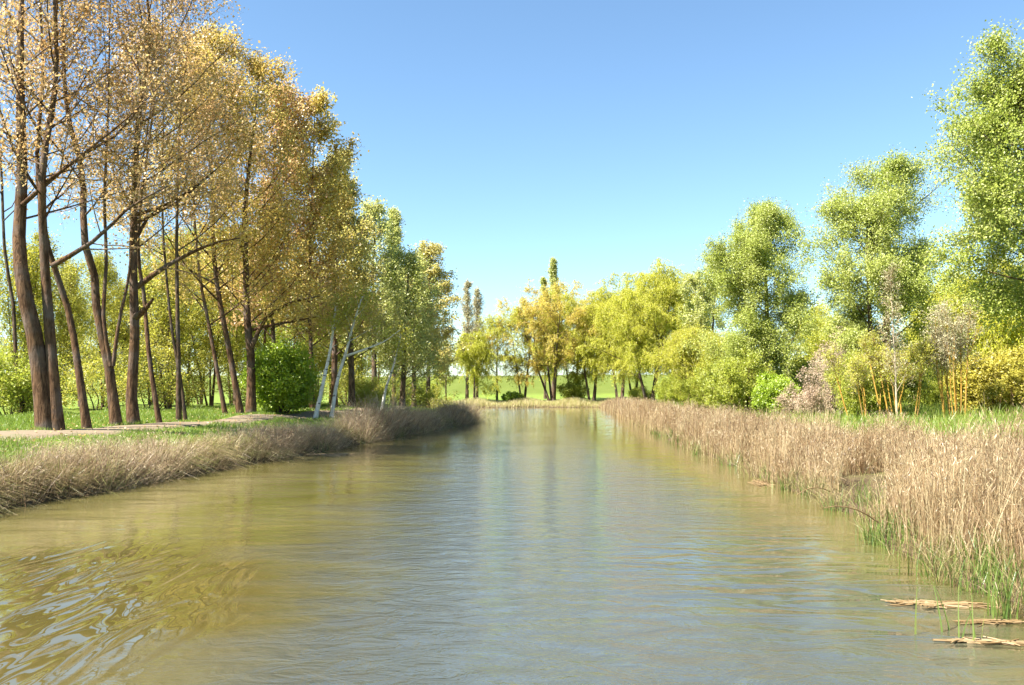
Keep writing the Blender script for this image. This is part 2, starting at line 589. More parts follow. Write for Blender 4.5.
def HG(x, y):
    x = np.asarray(x, float)
    y = np.asarray(y, float)
    ul = XL(y) - x
    ur = x - XR(y)
    uf = y - FARY - 1.2 * np.sin(x * 0.23)
    u = np.maximum(np.maximum(ul, ur), uf)
    hl = np.interp(u, [-3, -0.5, 0, 0.25, 0.9, 1.8, 4.5, 6.5, 12, 40], [-1.5, -0.6, -0.05, 0.22, 0.52, 0.72, 1.05, 1.2, 1.34, 1.4])
    hr = np.interp(u, [-3, -0.5, 0, 0.4, 1.2, 5, 15, 40], [-1.5, -0.5, -0.05, 0.1, 0.3, 0.65, 1.0, 1.15])
    hf = np.interp(u, [-3, -0.5, 0, 1.0, 4, 12, 40], [-1.5, -0.6, -0.05, 0.3, 0.7, 1.0, 1.1])
    h = np.where(ul >= np.maximum(ur, uf), hl, np.where(ur >= uf, hr, hf))
    k = sst(2, 6, u)
    h = h + k * (0.05 * np.sin(x * 0.9 + 1.3 * np.sin(y * 0.31)) + 0.05 * np.sin(y * 0.7 + x * 0.2))
    h = h + 5.4 * sst(172, 214, y + 4 * np.sin(x * 0.02)) + 0.25 * np.sin(x * 0.05) * sst(172, 214, y)
    return h


def ground_z(x, y):
    return float(HG(x, y))


def at(px, Y, py=402):
    p = W(px, py, Y)
    return np.array([p[0], Y, ground_z(p[0], Y)])


def build_ground():
    xs = np.unique(np.concatenate([np.linspace(-900, -120, 14), np.linspace(-120, -30, 46), np.arange(-30, 34, 0.35), np.linspace(34, 120, 44), np.linspace(120, 900, 14)]))
    ys = np.unique(np.concatenate([np.linspace(-80, -2, 30), np.arange(-2, 80, 0.4), np.arange(80, 150, 0.9), np.linspace(150, 240, 40), np.linspace(240, 1500, 16)]))
    X, Y = np.meshgrid(xs, ys)
    Z = HG(X, Y) + np.where(True, 0.02 * np.sin(X * 5.1 + Y * 2.3) * np.sin(Y * 4.7 - X), 0)
    V = np.stack([X, Y, Z], -1).reshape(-1, 3)
    idx = np.arange(X.size).reshape(X.shape)
    q = np.stack([idx[:-1, :-1], idx[:-1, 1:], idx[1:, 1:], idx[1:, :-1]], -1)
    a = Acc()
    a.add(V, q, smooth=True)
    m, t, out = newmat("meadow_ground")
    g = t.nodes.new("ShaderNodeNewGeometry")
    pos = g.outputs["Position"]
    n1 = noise(t, pos, 0.35, 5, 0.6)
    n2 = noise(t, pos, 3.0, 5, 0.65)
    n3 = noise(t, pos, 18.0, 4, 0.7)
    sep = t.nodes.new("ShaderNodeSeparateXYZ")
    t.links.new(pos, sep.inputs[0])
    gr = mixcol(t, n3.outputs[0], (0.075, 0.13, 0.018), (0.19, 0.26, 0.045))
    gr = mixcol(t, maprange(t, n2.outputs[0], 0.5, 0.72), gr, (0.27, 0.22, 0.09))
    gr = mixcol(t, maprange(t, n1.outputs[0], 0.52, 0.7), gr, (0.16, 0.23, 0.03))
    soil = mixcol(t, n2.outputs[0], (0.05, 0.036, 0.022), (0.14, 0.10, 0.06))
    zz = math_(t, 'ADD', sep.outputs[2], math_(t, 'MULTIPLY', n2.outputs[0], 0.35))
    c = mixcol(t, maprange(t, zz, 0.45, 0.85), soil, gr)
    hill = mixcol(t, n1.outputs[0], (0.082, 0.112, 0.018), (0.125, 0.145, 0.034))
    hill = mixcol(t, math_(t, 'MULTIPLY', n3.outputs[0], 0.4), hill, (0.09, 0.13, 0.02))
    c = mixcol(t, maprange(t, sep.outputs[2], 1.5, 2.4), c, hill)
    b = t.nodes.new("ShaderNodeBump")
    b.inputs["Distance"].default_value = 0.05
    t.links.new(n3.outputs[0], b.inputs["Height"])
    p = t.nodes.new("ShaderNodeBsdfPrincipled")
    p.inputs["Roughness"].default_value = 0.95
    p.inputs["Specular IOR Level"].default_value = 0.1
    t.links.new(c, p.inputs["Base Color"])
    t.links.new(b.outputs[0], p.inputs["Normal"])
    t.links.new(p.outputs[0], out.inputs[0])
    o = a.build("ground", [m])
    tag(o, "grassy canal banks, meadow and green embankment under the trees", "ground", None, "structure")


def build_water():
    xs = np.linspace(-45, 45, 31)
    ys = np.linspace(-80, 145, 60)
    X, Y = np.meshgrid(xs, ys)
    V = np.stack([X, Y, np.zeros_like(X)], -1).reshape(-1, 3)
    idx = np.arange(X.size).reshape(X.shape)
    q = np.stack([idx[:-1, :-1], idx[:-1, 1:], idx[1:, 1:], idx[1:, :-1]], -1)
    a = Acc()
    a.add(V, q, smooth=True)
    m, t, out = newmat("muddy_canal_water")
    g = t.nodes.new("ShaderNodeNewGeometry")
    pos = g.outputs["Position"]
    sep = t.nodes.new("ShaderNodeSeparateXYZ")
    t.links.new(pos, sep.inputs[0])
    x, y = sep.outputs[0], sep.outputs[1]
    big = noise(t, pos, 0.16, 3, 0.5)
    mid = noise(t, mapping(t, pos, (0.35, 0.75, 1)).outputs[0], 1.0, 4, 0.55, 0.8)
    # rippled band along the middle (boat wake), soft ragged edges
    xo = math_(t, 'ADD', math_(t, 'SUBTRACT', x, 0.7), math_(t, 'MULTIPLY', math_(t, 'SUBTRACT', mid.outputs[0], 0.5), 4.0))
    centre = maprange(t, math_(t, 'ABSOLUTE', xo), 1.9, 5.3, 1.0, 0.0)

    def blob(cx, cy, r0, r1, sy=1.0):
        dx = math_(t, 'SUBTRACT', x, cx)
        dy = math_(t, 'MULTIPLY', math_(t, 'SUBTRACT', y, cy), sy)
        d = math_(t, 'SQRT', math_(t, 'ADD', math_(t, 'MULTIPLY', dx, dx), math_(t, 'MULTIPLY', dy, dy)))
        d = math_(t, 'ADD', d, math_(t, 'MULTIPLY', math_(t, 'SUBTRACT', mid.outputs[0], 0.5), 2.0))
        return maprange(t, d, r0, r1, 1.0, 0.0)

    swirl = blob(-5.8, 9.2, 2.1, 4.0, 0.72)
    wake = blob(3.7, 11.5, 1.2, 3.0, 0.6)
    # heights in metres
    fine = noise(t, mapping(t, pos, (1.7, 2.8, 1), (0, 0, rad(14))).outputs[0], 1.0, 5, 0.6, 1.0)
    fine2 = noise(t, mapping(t, pos, (7, 16, 1), (0, 0, rad(-12))).outputs[0], 1.0, 3, 0.6, 0.3)
    roll = noise(t, mapping(t, pos, (0.5, 1.1, 1)).outputs[0], 1.0, 2, 0.5, 0.3)
    sw = noise(t, mapping(t, pos, (1.7, 0.5, 1), (0, 0, rad(-9))).outputs[0], 1.0, 1.2, 0.4, 1.6)
    wk = noise(t, mapping(t, pos, (0.7, 1.8, 1), (0, 0, rad(38))).outputs[0], 1.0, 2, 0.5, 0.9)
    amp = math_(t, 'MULTIPLY', math_(t, 'ADD', 0.16, centre), maprange(t, y, 9.0, 48.0, 1.0, 0.4))
    calm = math_(t, 'SUBTRACT', 1.0, math_(t, 'MAXIMUM', math_(t, 'MULTIPLY', swirl, 0.95), math_(t, 'MULTIPLY', wake, 0.8)))
    h = math_(t, 'MULTIPLY', math_(t, 'MULTIPLY', fine.outputs[0], 0.042), math_(t, 'MULTIPLY', amp, calm))
    h = math_(t, 'ADD', h, math_(t, 'MULTIPLY', math_(t, 'MULTIPLY', fine2.outputs[0], 0.006), math_(t, 'MULTIPLY', amp, calm)))
    h = math_(t, 'ADD', h, math_(t, 'MULTIPLY', math_(t, 'MULTIPLY', roll.outputs[0], calm), 0.03))
    h = math_(t, 'ADD', h, math_(t, 'MULTIPLY', math_(t, 'MULTIPLY', sw.outputs[0], 0.055), swirl))
    h = math_(t, 'ADD', h, math_(t, 'MULTIPLY', math_(t, 'MULTIPLY', wk.outputs[0], 0.085), wake))
    b = t.nodes.new("ShaderNodeBump")
    b.inputs["Strength"].default_value = 1.0
    b.inputs["Distance"].default_value = 1.0
    t.links.new(h, b.inputs["Height"])
    # silt clouds, then separate tints for the middle and the swirl
    c = mixcol(t, maprange(t, big.outputs[0], 0.35, 0.65), (0.084, 0.074, 0.017), (0.120, 0.106, 0.034))
    c = mixcol(t, maprange(t, mid.outputs[0], 0.35, 0.75, 0.0, 0.7), c, (0.12, 0.102, 0.046))
    c = mixcol(t, math_(t, 'MULTIPLY', centre, 0.85), c, (0.050, 0.057, 0.054))  # silvery grey-blue of the reflected sky painted into the base colour
    c = mixcol(t, math_(t, 'MULTIPLY', swirl, 0.8), c, (0.066, 0.052, 0.013))
    p = t.nodes.new("ShaderNodeBsdfPrincipled")
    p.inputs["Roughness"].default_value = 0.02
    p.inputs["IOR"].default_value = 1.7
    t.links.new(c, p.inputs["Base Color"])
    t.links.new(b.outputs[0], p.inputs["Normal"])
    t.links.new(p.outputs[0], out.inputs[0])
    o = a.build("water", [m])
    tag(o, "muddy olive canal water rippled along its middle", "water", None, "structure")


def build_path():
    ys = np.concatenate([np.arange(-40, 0, 1.5), np.arange(0, 74, 0.5)])
    us = np.linspace(-0.92, 0.92, 11)
    off = np.interp(ys, [-40, 20, 64, 74], [5.1, 5.0, 5.6, 6.0])
    c = XL(ys) - off
    c = np.convolve(np.pad(c, 5, mode='edge'), np.ones(11) / 11, 'valid')
    wob = 1 + 0.06 * np.sin(ys * 1.1) + 0.05 * np.sin(ys * 2.7)
    X = c[:, None] + us[None] * wob[:, None]
    Y = ys[:, None].repeat(11, 1)
    edge = np.abs(us) > 0.9
    Z = HG(X, Y) + np.where(edge, -0.02, 0.045)[None]
    V = np.stack([X, Y, Z], -1).reshape(-1, 3)
    idx = np.arange(X.size).reshape(X.shape)
    q = np.stack([idx[:-1, :-1], idx[:-1, 1:], idx[1:, 1:], idx[1:, :-1]], -1)
    a = Acc()
    a.add(V, q, smooth=True)
    m, t, out = newmat("pale_gravel")
    g = t.nodes.new("ShaderNodeNewGeometry")
    n1 = noise(t, g.outputs["Position"], 30, 5, 0.7)
    n2 = noise(t, g.outputs["Position"], 1.2, 4)
    c1 = mixcol(t, n1.outputs[0], (0.12, 0.088, 0.052), (0.25, 0.19, 0.118))
    c1 = mixcol(t, maprange(t, n2.outputs[0], 0.5, 0.75), c1, (0.14, 0.13, 0.06))
    p = t.nodes.new("ShaderNodeBsdfPrincipled")
    p.inputs["Roughness"].default_value = 0.95
    t.links.new(c1, p.inputs["Base Color"])
    t.links.new(p.outputs[0], out.inputs[0])
    o = a.build("path", [m])
    tag(o, "pale gravel towpath between the grassy bank and the tall poplars", "path", None, "structure")
    return ys, c


build_ground()
build_water()
PY, PC = build_path()


# ------------------------------------------------------------------ grasses and reeds
def blades(acc, rng, pos, h, wd, lean, tint, n=4, wind=(0, 0), curl=1.0, mat=0):
    B = len(pos)
    az = rng.uniform(0, 2 * PI, B)
    dirv = np.stack([np.cos(az), np.sin(az), np.zeros(B)], 1) * (lean * rng.uniform(0.2, 1.0, B))[:, None]
    dirv[:, 0] += wind[0]
    dirv[:, 1] += wind[1]
    s = np.linspace(0, 1, n)
    P = pos[:, None, :] + dirv[:, None, :] * (s ** 1.7)[None, :, None] * h[:, None, None]
    P[:, :, 2] += h[:, None] * (s[None] - curl * 0.25 * np.linalg.norm(dirv, axis=1)[:, None] * s[None] ** 2)
    wv = wd[:, None] * np.linspace(1, 0.25, n)[None]
    sa = rng.uniform(0, PI, B)
    side = np.stack([np.cos(sa), np.sin(sa), np.zeros(B)], 1)
    strips(acc, P, wv, side, tint, mat)
    return P


def lod_y(rng, n, y0, y1, pw=1.0):
    """depths thinning out with distance"""
    u = rng.random(n)
    if abs(pw - 1) < 1e-6:
        return y0 * (y1 / y0) ** u
    k = 1 - pw
    return (y0 ** k + u * (y1 ** k - y0 ** k)) ** (1 / k)


def reed_right(label, y0, y1, n, u0, u1, hgt, seed, pw=1.2, narrow=1.0):
    rng = np.random.default_rng(seed)
    nc = n // 44
    yc = lod_y(rng, nc, y0, y1, pw)
    uc = u0 + (u1 - u0) * rng.random(nc) ** 1.25
    hc = rng.uniform(0.42, 1.16, nc)
    lx, ly = rng.normal(0.04, 0.10, nc), rng.normal(0, 0.10, nc)
    tc = np.clip(rng.normal(0.5, 0.22, nc), 0.05, 0.95)
    par = rng.integers(0, nc, n)
    sp = (0.09 + 0.010 * yc)[par]
    y = np.clip(yc[par] + rng.normal(size=n) * sp, y0, y1)
    u = uc[par] + rng.normal(size=n) * sp * 0.8
    x = XR(y) + u
    k = (u > -0.1) & (np.abs((x - 6.1) - 0.42 * (y - 15.0)) > 0.62 - 0.10 * np.sin(y * 3) + 9 * ((y < 14.6) | (y > 21)) * -1)
    x, y, u, par = x[k], y[k], u[k], par[k]
    m = len(x)
    z = HG(x, y) - 0.03
    d = y / 10.0
    low = 0.90 + 0.15 * np.sin(x * 1.5 + y * 0.55) + 0.11 * np.sin(y * 1.3 - x * 2.1)
    top = hgt * (0.66 + 0.34 * sst(-0.2, 1.0, u)) * low
    h = np.maximum(top - z, 0.3) * (1.12 - 0.55 * rng.random(m) ** 1.8) * hc[par] * (1 - 0.35 * sst(2.5, 5.5, u))
    h = h * np.where(rng.random(m) < 0.05, rng.uniform(1.0, 1.28, m), 1.0)
    wd = (0.005 + 0.0026 * d) * rng.uniform(0.6, 1.4, m) * narrow
    tint = np.clip(tc[par] + rng.normal(0, 0.24, m), 0, 1)
    a = Acc()
    s4 = np.linspace(0, 1, 5)
    az = rng.uniform(0, 2 * PI, m)
    le = np.abs(rng.normal(0, 0.10, m)) + 0.9 * (rng.random(m) < 0.07) * rng.random(m)
    dx = lx[par] + np.cos(az) * le
    dy = ly[par] + np.sin(az) * le
    P = np.stack([x[:, None] + dx[:, None] * h[:, None] * s4[None] ** 1.6, y[:, None] + dy[:, None] * h[:, None] * s4[None] ** 1.6,
                  z[:, None] + h[:, None] * s4[None] * (1 - 0.25 * (dx ** 2 + dy ** 2)[:, None] * s4[None])], 2)
    sa = rng.uniform(0, PI, m)
    strips(a, P, wd[:, None] * np.linspace(1, 0.35, 5)[None], np.stack([np.cos(sa), np.sin(sa), np.zeros(m)], 1), tint)
    # narrow dry leaves hugging the stalks
    q = rng.integers(0, m, int(m * 0.8))
    i = rng.integers(1, 4, len(q))
    w = rng.random(len(q))[:, None]
    lp = P[q, i] * (1 - w) + P[q, i + 1] * w
    ax = rng.normal(size=(len(q), 3)) * np.array([0.45, 0.45, 0.3]) + np.array([0, 0, 0.9]) * np.where(rng.random(len(q)) < 0.75, 1, -0.6)[:, None]
    leaves(a, lp, rng.uniform(0.10, 0.30, len(q)), 0.005 + 0.0018 * d[q], rng, np.clip(tc[par[q]] + rng.normal(-0.02, 0.2, len(q)), 0, 1), axis=ax)
    # feathery seed heads
    q = rng.integers(0, m, int(m * 1.8))
    lp = P[q, 4] + rng.normal(size=(len(q), 3)) * np.array([0.03, 0.03, 0.09]) - np.array([0, 0, 0.08])
    ax = rng.normal(size=(len(q), 3)) * 0.4 + np.array([0, 0, 0.9])
    leaves(a, lp, rng.uniform(0.05, 0.14, len(q)), 0.008 + 0.002 * d[q], rng, np.clip(tc[par[q]] - 0.12 + rng.normal(0, 0.2, len(q)), 0, 1), axis=ax)
    o = a.build("dry_reeds", [M['reed']])
    tag(o, label, "reeds", "dry reed beds", "stuff")
    # trampled litter and bent straws at the foot
    n2 = n // 9
    y = lod_y(rng, n2, y0, min(y1, 60), pw)
    u = np.abs(rng.normal(0, 0.45, n2)) - 0.05
    x = XR(y) + u
    return x, y


reed_right("tall dry beige reed bed jutting into the canal beside green shoots", 5.5, 14.3, 21000, 0.4, 5.0, 1.8, 1, 0.5)
reed_right("long strip of dry pinkish reeds receding along the meadow edge", 14.3, 128, 80000, 0.45, 3.7, 1.45, 2, 1.35)


def far_reeds():
    rng = np.random.default_rng(3)
    n = 14000
    x = rng.uniform(-14, 16, n)
    y = FARY + 1.2 * np.sin(x * 0.23) + rng.uniform(0.1, 6.5, n)
    z = HG(x, y) - 0.03
    h = rng.uniform(0.45, 1.0, n) * (0.75 + 0.3 * np.sin(x * 0.8))
    a = Acc()
    blades(a, rng, np.stack([x, y, z], 1), h, np.full(n, 0.045), np.full(n, 0.4), np.clip(rng.normal(0.6, 0.25, n), 0, 1), 3)
    o = a.build("dry_reeds", [M['shore_reed']])
    tag(o, "low straw coloured reed fringe closing the end of the canal", "reeds", "dry reed beds", "stuff")


far_reeds()


def left_dry():
    """tufts of dry stems, straw and grass on the bank below the towpath"""
    rng = np.random.default_rng(4)

    def tufts(name, label, cat, nt, per, y0, y1, pw, u_fn, h_fn, lean_fn, mat, tmean, tsd, wmul=1.0, plume=0.0, curl=1.0, keep=None):
        yc = lod_y(rng, nt, y0, y1, pw)
        uc = u_fn(nt, yc)
        if keep is not None:
            k = rng.random(nt) < keep(yc, uc)
            yc, uc = yc[k], uc[k]
        m = len(yc)
        hc = h_fn(m, yc, uc)
        lx, ly = lean_fn(m)
        tc = np.clip(rng.normal(tmean, tsd, m), 0, 1)
        par = np.repeat(np.arange(m), per)
        n = len(par)
        sp = 0.085 + 0.004 * yc[par]
        oy, ox = rng.normal(size=n) * sp * 1.3, rng.normal(size=n) * sp
        y = yc[par] + oy
        x = XL(yc)[par] - uc[par] + ox
        z = HG(x, y) - 0.02
        h = hc[par] * rng.uniform(0.45, 1.15, n)
        d = y / 10
        az = rng.uniform(0, 2 * PI, n)
        le = np.abs(rng.normal(0, 0.25, n))
        dx, dy = lx[par] + np.cos(az) * le + ox / sp * 0.30, ly[par] + np.sin(az) * le + oy / sp * 0.25
        s4 = np.linspace(0, 1, 4)
        r2 = np.sqrt(dx ** 2 + dy ** 2)[:, None]
        P = np.stack([x[:, None] + dx[:, None] * h[:, None] * s4[None] ** 1.5, y[:, None] + dy[:, None] * h[:, None] * s4[None] ** 1.5,
                      z[:, None] + h[:, None] * (s4[None] - curl * 0.42 * r2 * s4[None] ** 2)], 2)
        P[..., 2] = np.maximum(P[..., 2], 0.01)
        sa = rng.uniform(0, PI, n)
        tint = np.clip(tc[par] + rng.normal(0, 0.16, n), 0, 1)
        a = Acc()
        strips(a, P, ((0.006 + 0.0030 * d) * wmul * rng.uniform(0.6, 1.4, n))[:, None] * np.linspace(1, 0.3, 4)[None], np.stack([np.cos(sa), np.sin(sa), np.zeros(n)], 1), tint)
        if plume:
            q = rng.integers(0, n, int(n * plume))
            lp = P[q, 3] + rng.normal(size=(len(q), 3)) * 0.06
            leaves(a, lp, rng.uniform(0.04, 0.13, len(q)), 0.008 + 0.0022 * d[q], rng, np.clip(tint[q] - 0.1 + rng.normal(0, 0.15, len(q)), 0, 1), droop=-0.4)
        tag(a.build(name, [M[mat]]), label, cat, None, "stuff")

    def ztop(y):
        return np.interp(y, [10, 16, 20, 30, 37, 41, 45, 49, 53, 57, 61, 66, 70], [0.85, 0.95, 1.12, 1.10, 1.10, 1.5, 2.15, 1.9, 1.1, 1.15, 1.35, 1.6, 1.55])

    tufts("dry_stems", "feathery purplish brown dry stems crowding the canal edge below the towpath", "dry stems", 950, 60, 15, 71.5, 1.1,
          lambda n, y: 0.15 + 1.4 * rng.random(n) ** 1.3,
          lambda n, y, u: np.maximum(ztop(y) * rng.uniform(0.5, 1.18, n) - HG(XL(y) - u, y), 0.15),
          lambda n: (rng.normal(0.22, 0.14, n), rng.normal(-0.05, 0.15, n)), 'reed_left', 0.42, 0.28, 1.0, 1.6, 0.6,
          lambda y, u: np.clip(0.5 + 0.55 * np.sin(y * 0.62 + 0.9 * np.sin(y * 0.31)) + 0.35 * (y > 40), 0.05, 1))
    tufts("hanging_grass", "straw and khaki grass tufts hanging down the bank into the water", "grass", 1150, 62, 10.5, 71, 1.25,
          lambda n, y: 0.28 + 1.0 * rng.random(n),
          lambda n, y, u: rng.uniform(0.2, 0.75, n),
          lambda n: (rng.normal(0.62, 0.35, n), rng.normal(-0.1, 0.25, n)), 'bank_grass', 0.5, 0.28, 1.1, 0.0, 1.6)
    tufts("bank_grass", "fresh green grass tufts along the top of the canal bank beside the path", "grass", 2000, 26, 10.5, 66, 1.3,
          lambda n, y: 0.6 + 2.1 * rng.random(n),
          lambda n, y, u: rng.uniform(0.10, 0.26, n),
          lambda n: (rng.normal(0.2, 0.2, n), rng.normal(0, 0.2, n)), 'grass', 0.5, 0.25, 1.2, 0.0, 0.8)


left_dry()


def grass_patch(name, label, rng, x, y, h, wd, mat, lean=0.5, dry=0.0):
    z = HG(x, y) - 0.02
    a = Acc()
    tint = np.clip(rng.beta(2, 2.4, len(x)) * 0.9 + dry * rng.random(len(x)), 0, 1)
    blades(a, rng, np.stack([x, y, z], 1), h, wd, np.full(len(x), lean), tint, 3)
    o = a.build(name, [M[mat]])
    tag(o, label, "grass", None, "stuff")


def make_grass():
    rng = np.random.default_rng(5)
    # verge between the canal edge and the path, and beyond the path under the poplars
    n = 260000
    y = lod_y(rng, n, 11, 76, 1.4)
    u = rng.uniform(0.5, 14.0, n)
    x = XL(y) - u
    pc = np.interp(y, PY, PC)
    onpath = np.abs(x - pc) < 0.80 + 0.16 * np.sin(y * 2.1)
    k = ~onpath
    x, y, u, pc = x[k], y[k], u[k], pc[k]
    n = len(x)
    edge = np.exp(-np.abs(np.abs(x - pc) - 0.95) * 3)
    beyond = (x < pc - 1.2)
    h = rng.uniform(0.06, 0.17, n) * (1 + 0.5 * sst(0.0, 3.0, pc - 1.2 - x) * beyond) * (1 + 0.3 * np.sin(x * 1.7 + y * 0.8))
    h *= np.where(u < 1.4, 1.7, 1.0)
    wd = (0.008 + 0.0042 * y / 10) * rng.uniform(0.7, 1.3, n)
    grass_patch("grass", "short bright green spring grass along both sides of the towpath", rng, x, y, h, wd, 'grass')
    # meadow behind the dry reeds
    n = 120000
    y = lod_y(rng, n, 14, 120, 1.2)
    u = rng.uniform(3.6, 26.0, n)
    x = XR(y) + u
    h = rng.uniform(0.2, 0.62, n) * (1 + 0.4 * np.sin(x * 0.8 + y * 0.5))
    wd = (0.010 + 0.005 * y / 10) * rng.uniform(0.7, 1.3, n)
    grass_patch("grass", "rough green meadow grass behind the dry reed beds", rng, x, y, h, wd, 'grass', 0.5, 0.25)
    # green shoots at the foot of the near reeds
    ncl = 260
    yc = np.concatenate([rng.uniform(6.0, 14.3, ncl // 2), rng.uniform(14.8, 50, ncl - ncl // 2)])
    uc = rng.uniform(-0.1, 0.95, ncl) ** 1.0
    par = rng.integers(0, ncl, 8000)
    n = 8000
    y = yc[par] + rng.normal(0, 0.09, n)
    u = uc[par] + rng.normal(0, 0.09, n)
    x = XR(y) + u
    k = rng.random(n) < np.clip(0.4 + 0.5 * np.sin(y * 1.9 + np.sin(y)), 0.08, 1)
    x, y = x[k], y[k]
    grass_patch("green_shoots", "fresh green rush shoots sprouting at the foot of the dry reeds", rng, x, y, rng.uniform(0.15, 0.6, len(x)), rng.uniform(0.010, 0.020, len(x)) * (0.6 + y / 25), 'rush', 0.45)
    n = 1500
    y = rng.uniform(33, 50, n)
    x = XL(y) - rng.uniform(-0.15, 0.5, n)
    k = (np.sin(y * 1.1 + 0.6) > 0.1)
    grass_patch("green_shoots", "dark green shoots at the foot of the dry bank below the white birches", rng, x[k], y[k], rng.uniform(0.25, 0.6, k.sum()), np.full(k.sum(), 0.022), 'rush', 0.4)


make_grass()


def leaf_litter():
    rng = np.random.default_rng(9)
    n = 1600
    y = lod_y(rng, n, 16, 60, 1.2)
    x = XL(y) - rng.uniform(2.2, 13, n)
    z = HG(x, y) + 0.05 + rng.random(n) * 0.05
    a = Acc()
    ax = rng.normal(size=(n, 3)) * np.array([1, 1, 0.25])
    leaves(a, np.stack([x, y, z], 1), rng.uniform(0.06, 0.12, n), 0.07, rng, rng.random(n), axis=ax)
    tag(a.build("leaf_litter", [M['leaf_tawny']]), "scattered tawny leaves lying on the grass and path under the poplars", "leaf litter", None, "stuff")


leaf_litter()


def reed_foot():
    rng = np.random.default_rng(8)
    n = 9000
    y = lod_y(rng, n, 6, 70, 1.1)
    u = np.abs(rng.normal(0, 0.5, n)) - 0.12
    x = XR(y) + u
    k = rng.random(n) < np.clip(0.5 + 0.5 * np.sin(y * 2.2 + 1.5 * np.sin(y * 0.7)), 0.1, 1)
    x, y = x[k], y[k]
    n = len(x)
    z = np.maximum(HG(x, y), 0.0)
    a = Acc()
    blades(a, rng, np.stack([x, y, z], 1), rng.uniform(0.25, 0.8, n), (0.006 + 0.002 * y / 10), np.full(n, 1.3), rng.random(n), 4, (-0.25, -0.15), 1.4)
    tag(a.build("reed_litter", [M['bank_grass']]), "bent straw and broken stalks littering the waterline under the dry reeds", "reed litter", None, "stuff")


reed_foot()


# clump of water rushes standing in the water
def rush_clump(label, x, y, n, seed, hh):
    rng = np.random.default_rng(seed)
    px = x + rng.normal(0, 0.12, n)
    py = y + rng.normal(0, 0.12, n)
    a = Acc()
    blades(a, rng, np.stack([px, py, np.full(n, -0.1)], 1), rng.uniform(0.55, 1.0, n) * hh, rng.uniform(0.012, 0.022, n), np.full(n, 0.3), rng.random(n), 5)
    o = a.build("rush_clump", [M['rush']])
    tag(o, label, "rushes", "rush clumps in the shallows")


p = W(1004, 605, 9.6)
rush_clump("bright green rush clump rising from the water beside floating straw", W(1006, 610, 9.2)[0], 9.2, 34, 11, 0.95)
rush_clump("sparse thin rush tuft in the shallows beyond the floating straw", 5.35, 11.3, 16, 12, 0.6)
rush_clump("small dark rush tuft leaning over the lowest straw mat", W(952, 640, 8.6)[0], 8.5, 12, 13, 0.7)


def straw_mat(name, label, cx, cy, length, width, ang, n, seed, group=None):
    rng = np.random.default_rng(seed)
    s = rng.normal(0, 0.3, n) * length * 0.5
    w = rng.normal(0, 0.35, n) * width * 0.5
    n = int(n * 0.42)
    s, w = s[:n], w[:n]
    a0 = ang + rng.normal(0, 0.42, n) * (rng.random(n) < 0.5)
    L = rng.uniform(0.12, 0.8, n) * length * 0.6
    n_k = rng.normal(0, 0.05, (n, 4))
    bx = cx + s * math.cos(ang) - w * math.sin(ang)
    by = cy + s * math.sin(ang) + w * math.cos(ang)
    z = 0.003 + rng.random(n) * 0.022 * np.exp(-(w / width) ** 2 * 4)
    d = np.stack([np.cos(a0), np.sin(a0), rng.normal(0, 0.03, n)], 1)
    k = np.linspace(-0.5, 0.5, 4)
    c = np.stack([bx, by, z], 1)
    P = c[:, None] + d[:, None] * (k[None, :, None] * L[:, None, None])
    P[..., 0] += n_k * L[:, None]
    P[..., 1] += n_k[:, ::-1] * L[:, None]
    P[..., 2] = np.maximum(P[..., 2], 0.002)
    a = Acc()
    tubes(a, P, np.full((n, 4), 0.0055) * rng.uniform(0.6, 1.5, n)[:, None], 4)
    a.tint = [np.repeat(rng.random(n), 12)]
    o = a.build(name, [M['straw']])
    tag(o, label, "floating straw", group)


p = W(935, 602, 9.8)
straw_mat("straw_mat", "long orange straw raft floating off the rush clump, pointing to open water", p[0], 9.75, 1.5, 0.28, -0.12, 190, 21, "floating straw mats")
p = W(990, 622, 9)
straw_mat("straw_mat", "pale straw raft lapping the roots of the bright green rush clump", p[0], 9.0, 0.9, 0.2, -0.05, 100, 22, "floating straw mats")
p = W(985, 640, 8.3)
straw_mat("straw_mat", "thin brown straw strand floating lowest in the picture", p[0], 8.3, 1.0, 0.12, -0.1, 110, 23, "floating straw mats")
p = W(318, 452, 33)
straw_mat("straw_mat", "pale tangle of drifted stems floating below the dry towpath bank", p[0] + 0.5, 32.8, 2.2, 0.7, 0.1, 260, 24, "floating straw mats")
p = W(735, 487, 21.7)
straw_mat("straw_mat", "broken grey reed litter stranded at the edge of the receding reed strip", 6.55, 22.5, 2.4, 0.6, 1.3, 160, 25, "floating straw mats")


def bent_reeds():
    for k, (x, y, dx, dy, dz, L, lab) in enumerate([
        (5.8, 13.6, -0.75, -0.3, 0.55, 1.3, "long broken reed stalk leaning out over the water from the jutting bed"),
        (6.6, 17.8, -0.7, -0.5, 0.35, 1.2, "pale snapped stalk drooping beside the dark gap in the reeds"),
        (6.4, 15.2, -0.35, -0.8, 0.2, 1.5, "thick dead branch lying down the mud of the gap"),
    ]):
        d = unit(np.array([dx, dy, dz]))
        P = np.array([np.array([x, y, ground_z(x, y) + 0.35]) + d * L * s - np.array([0, 0, 0.45 * s * s]) for s in np.linspace(0, 1, 6)])[None]
        a = Acc()
        tubes(a, P, np.linspace(0.014, 0.007, 6)[None], 6)
        tag(a.build("broken_stalk", [M['straw']]), lab, "broken stalk", "broken stalks")


bent_reeds()


# ------------------------------------------------------------------ trees
def px_stem(pts, Y, base_z, o, ywob=0.0, rng=None):
    out = []
    for i, (a, b) in enumerate(pts):
        w = W(a, b, Y)
        if i == 0 and b > 395:
            w[2] = base_z - 0.15
        if rng is not None and i > 0:
            w[1] += rng.normal(0, ywob) * i
        out.append(w - o)
    return np.array(out)


POP = "poplars along the towpath"


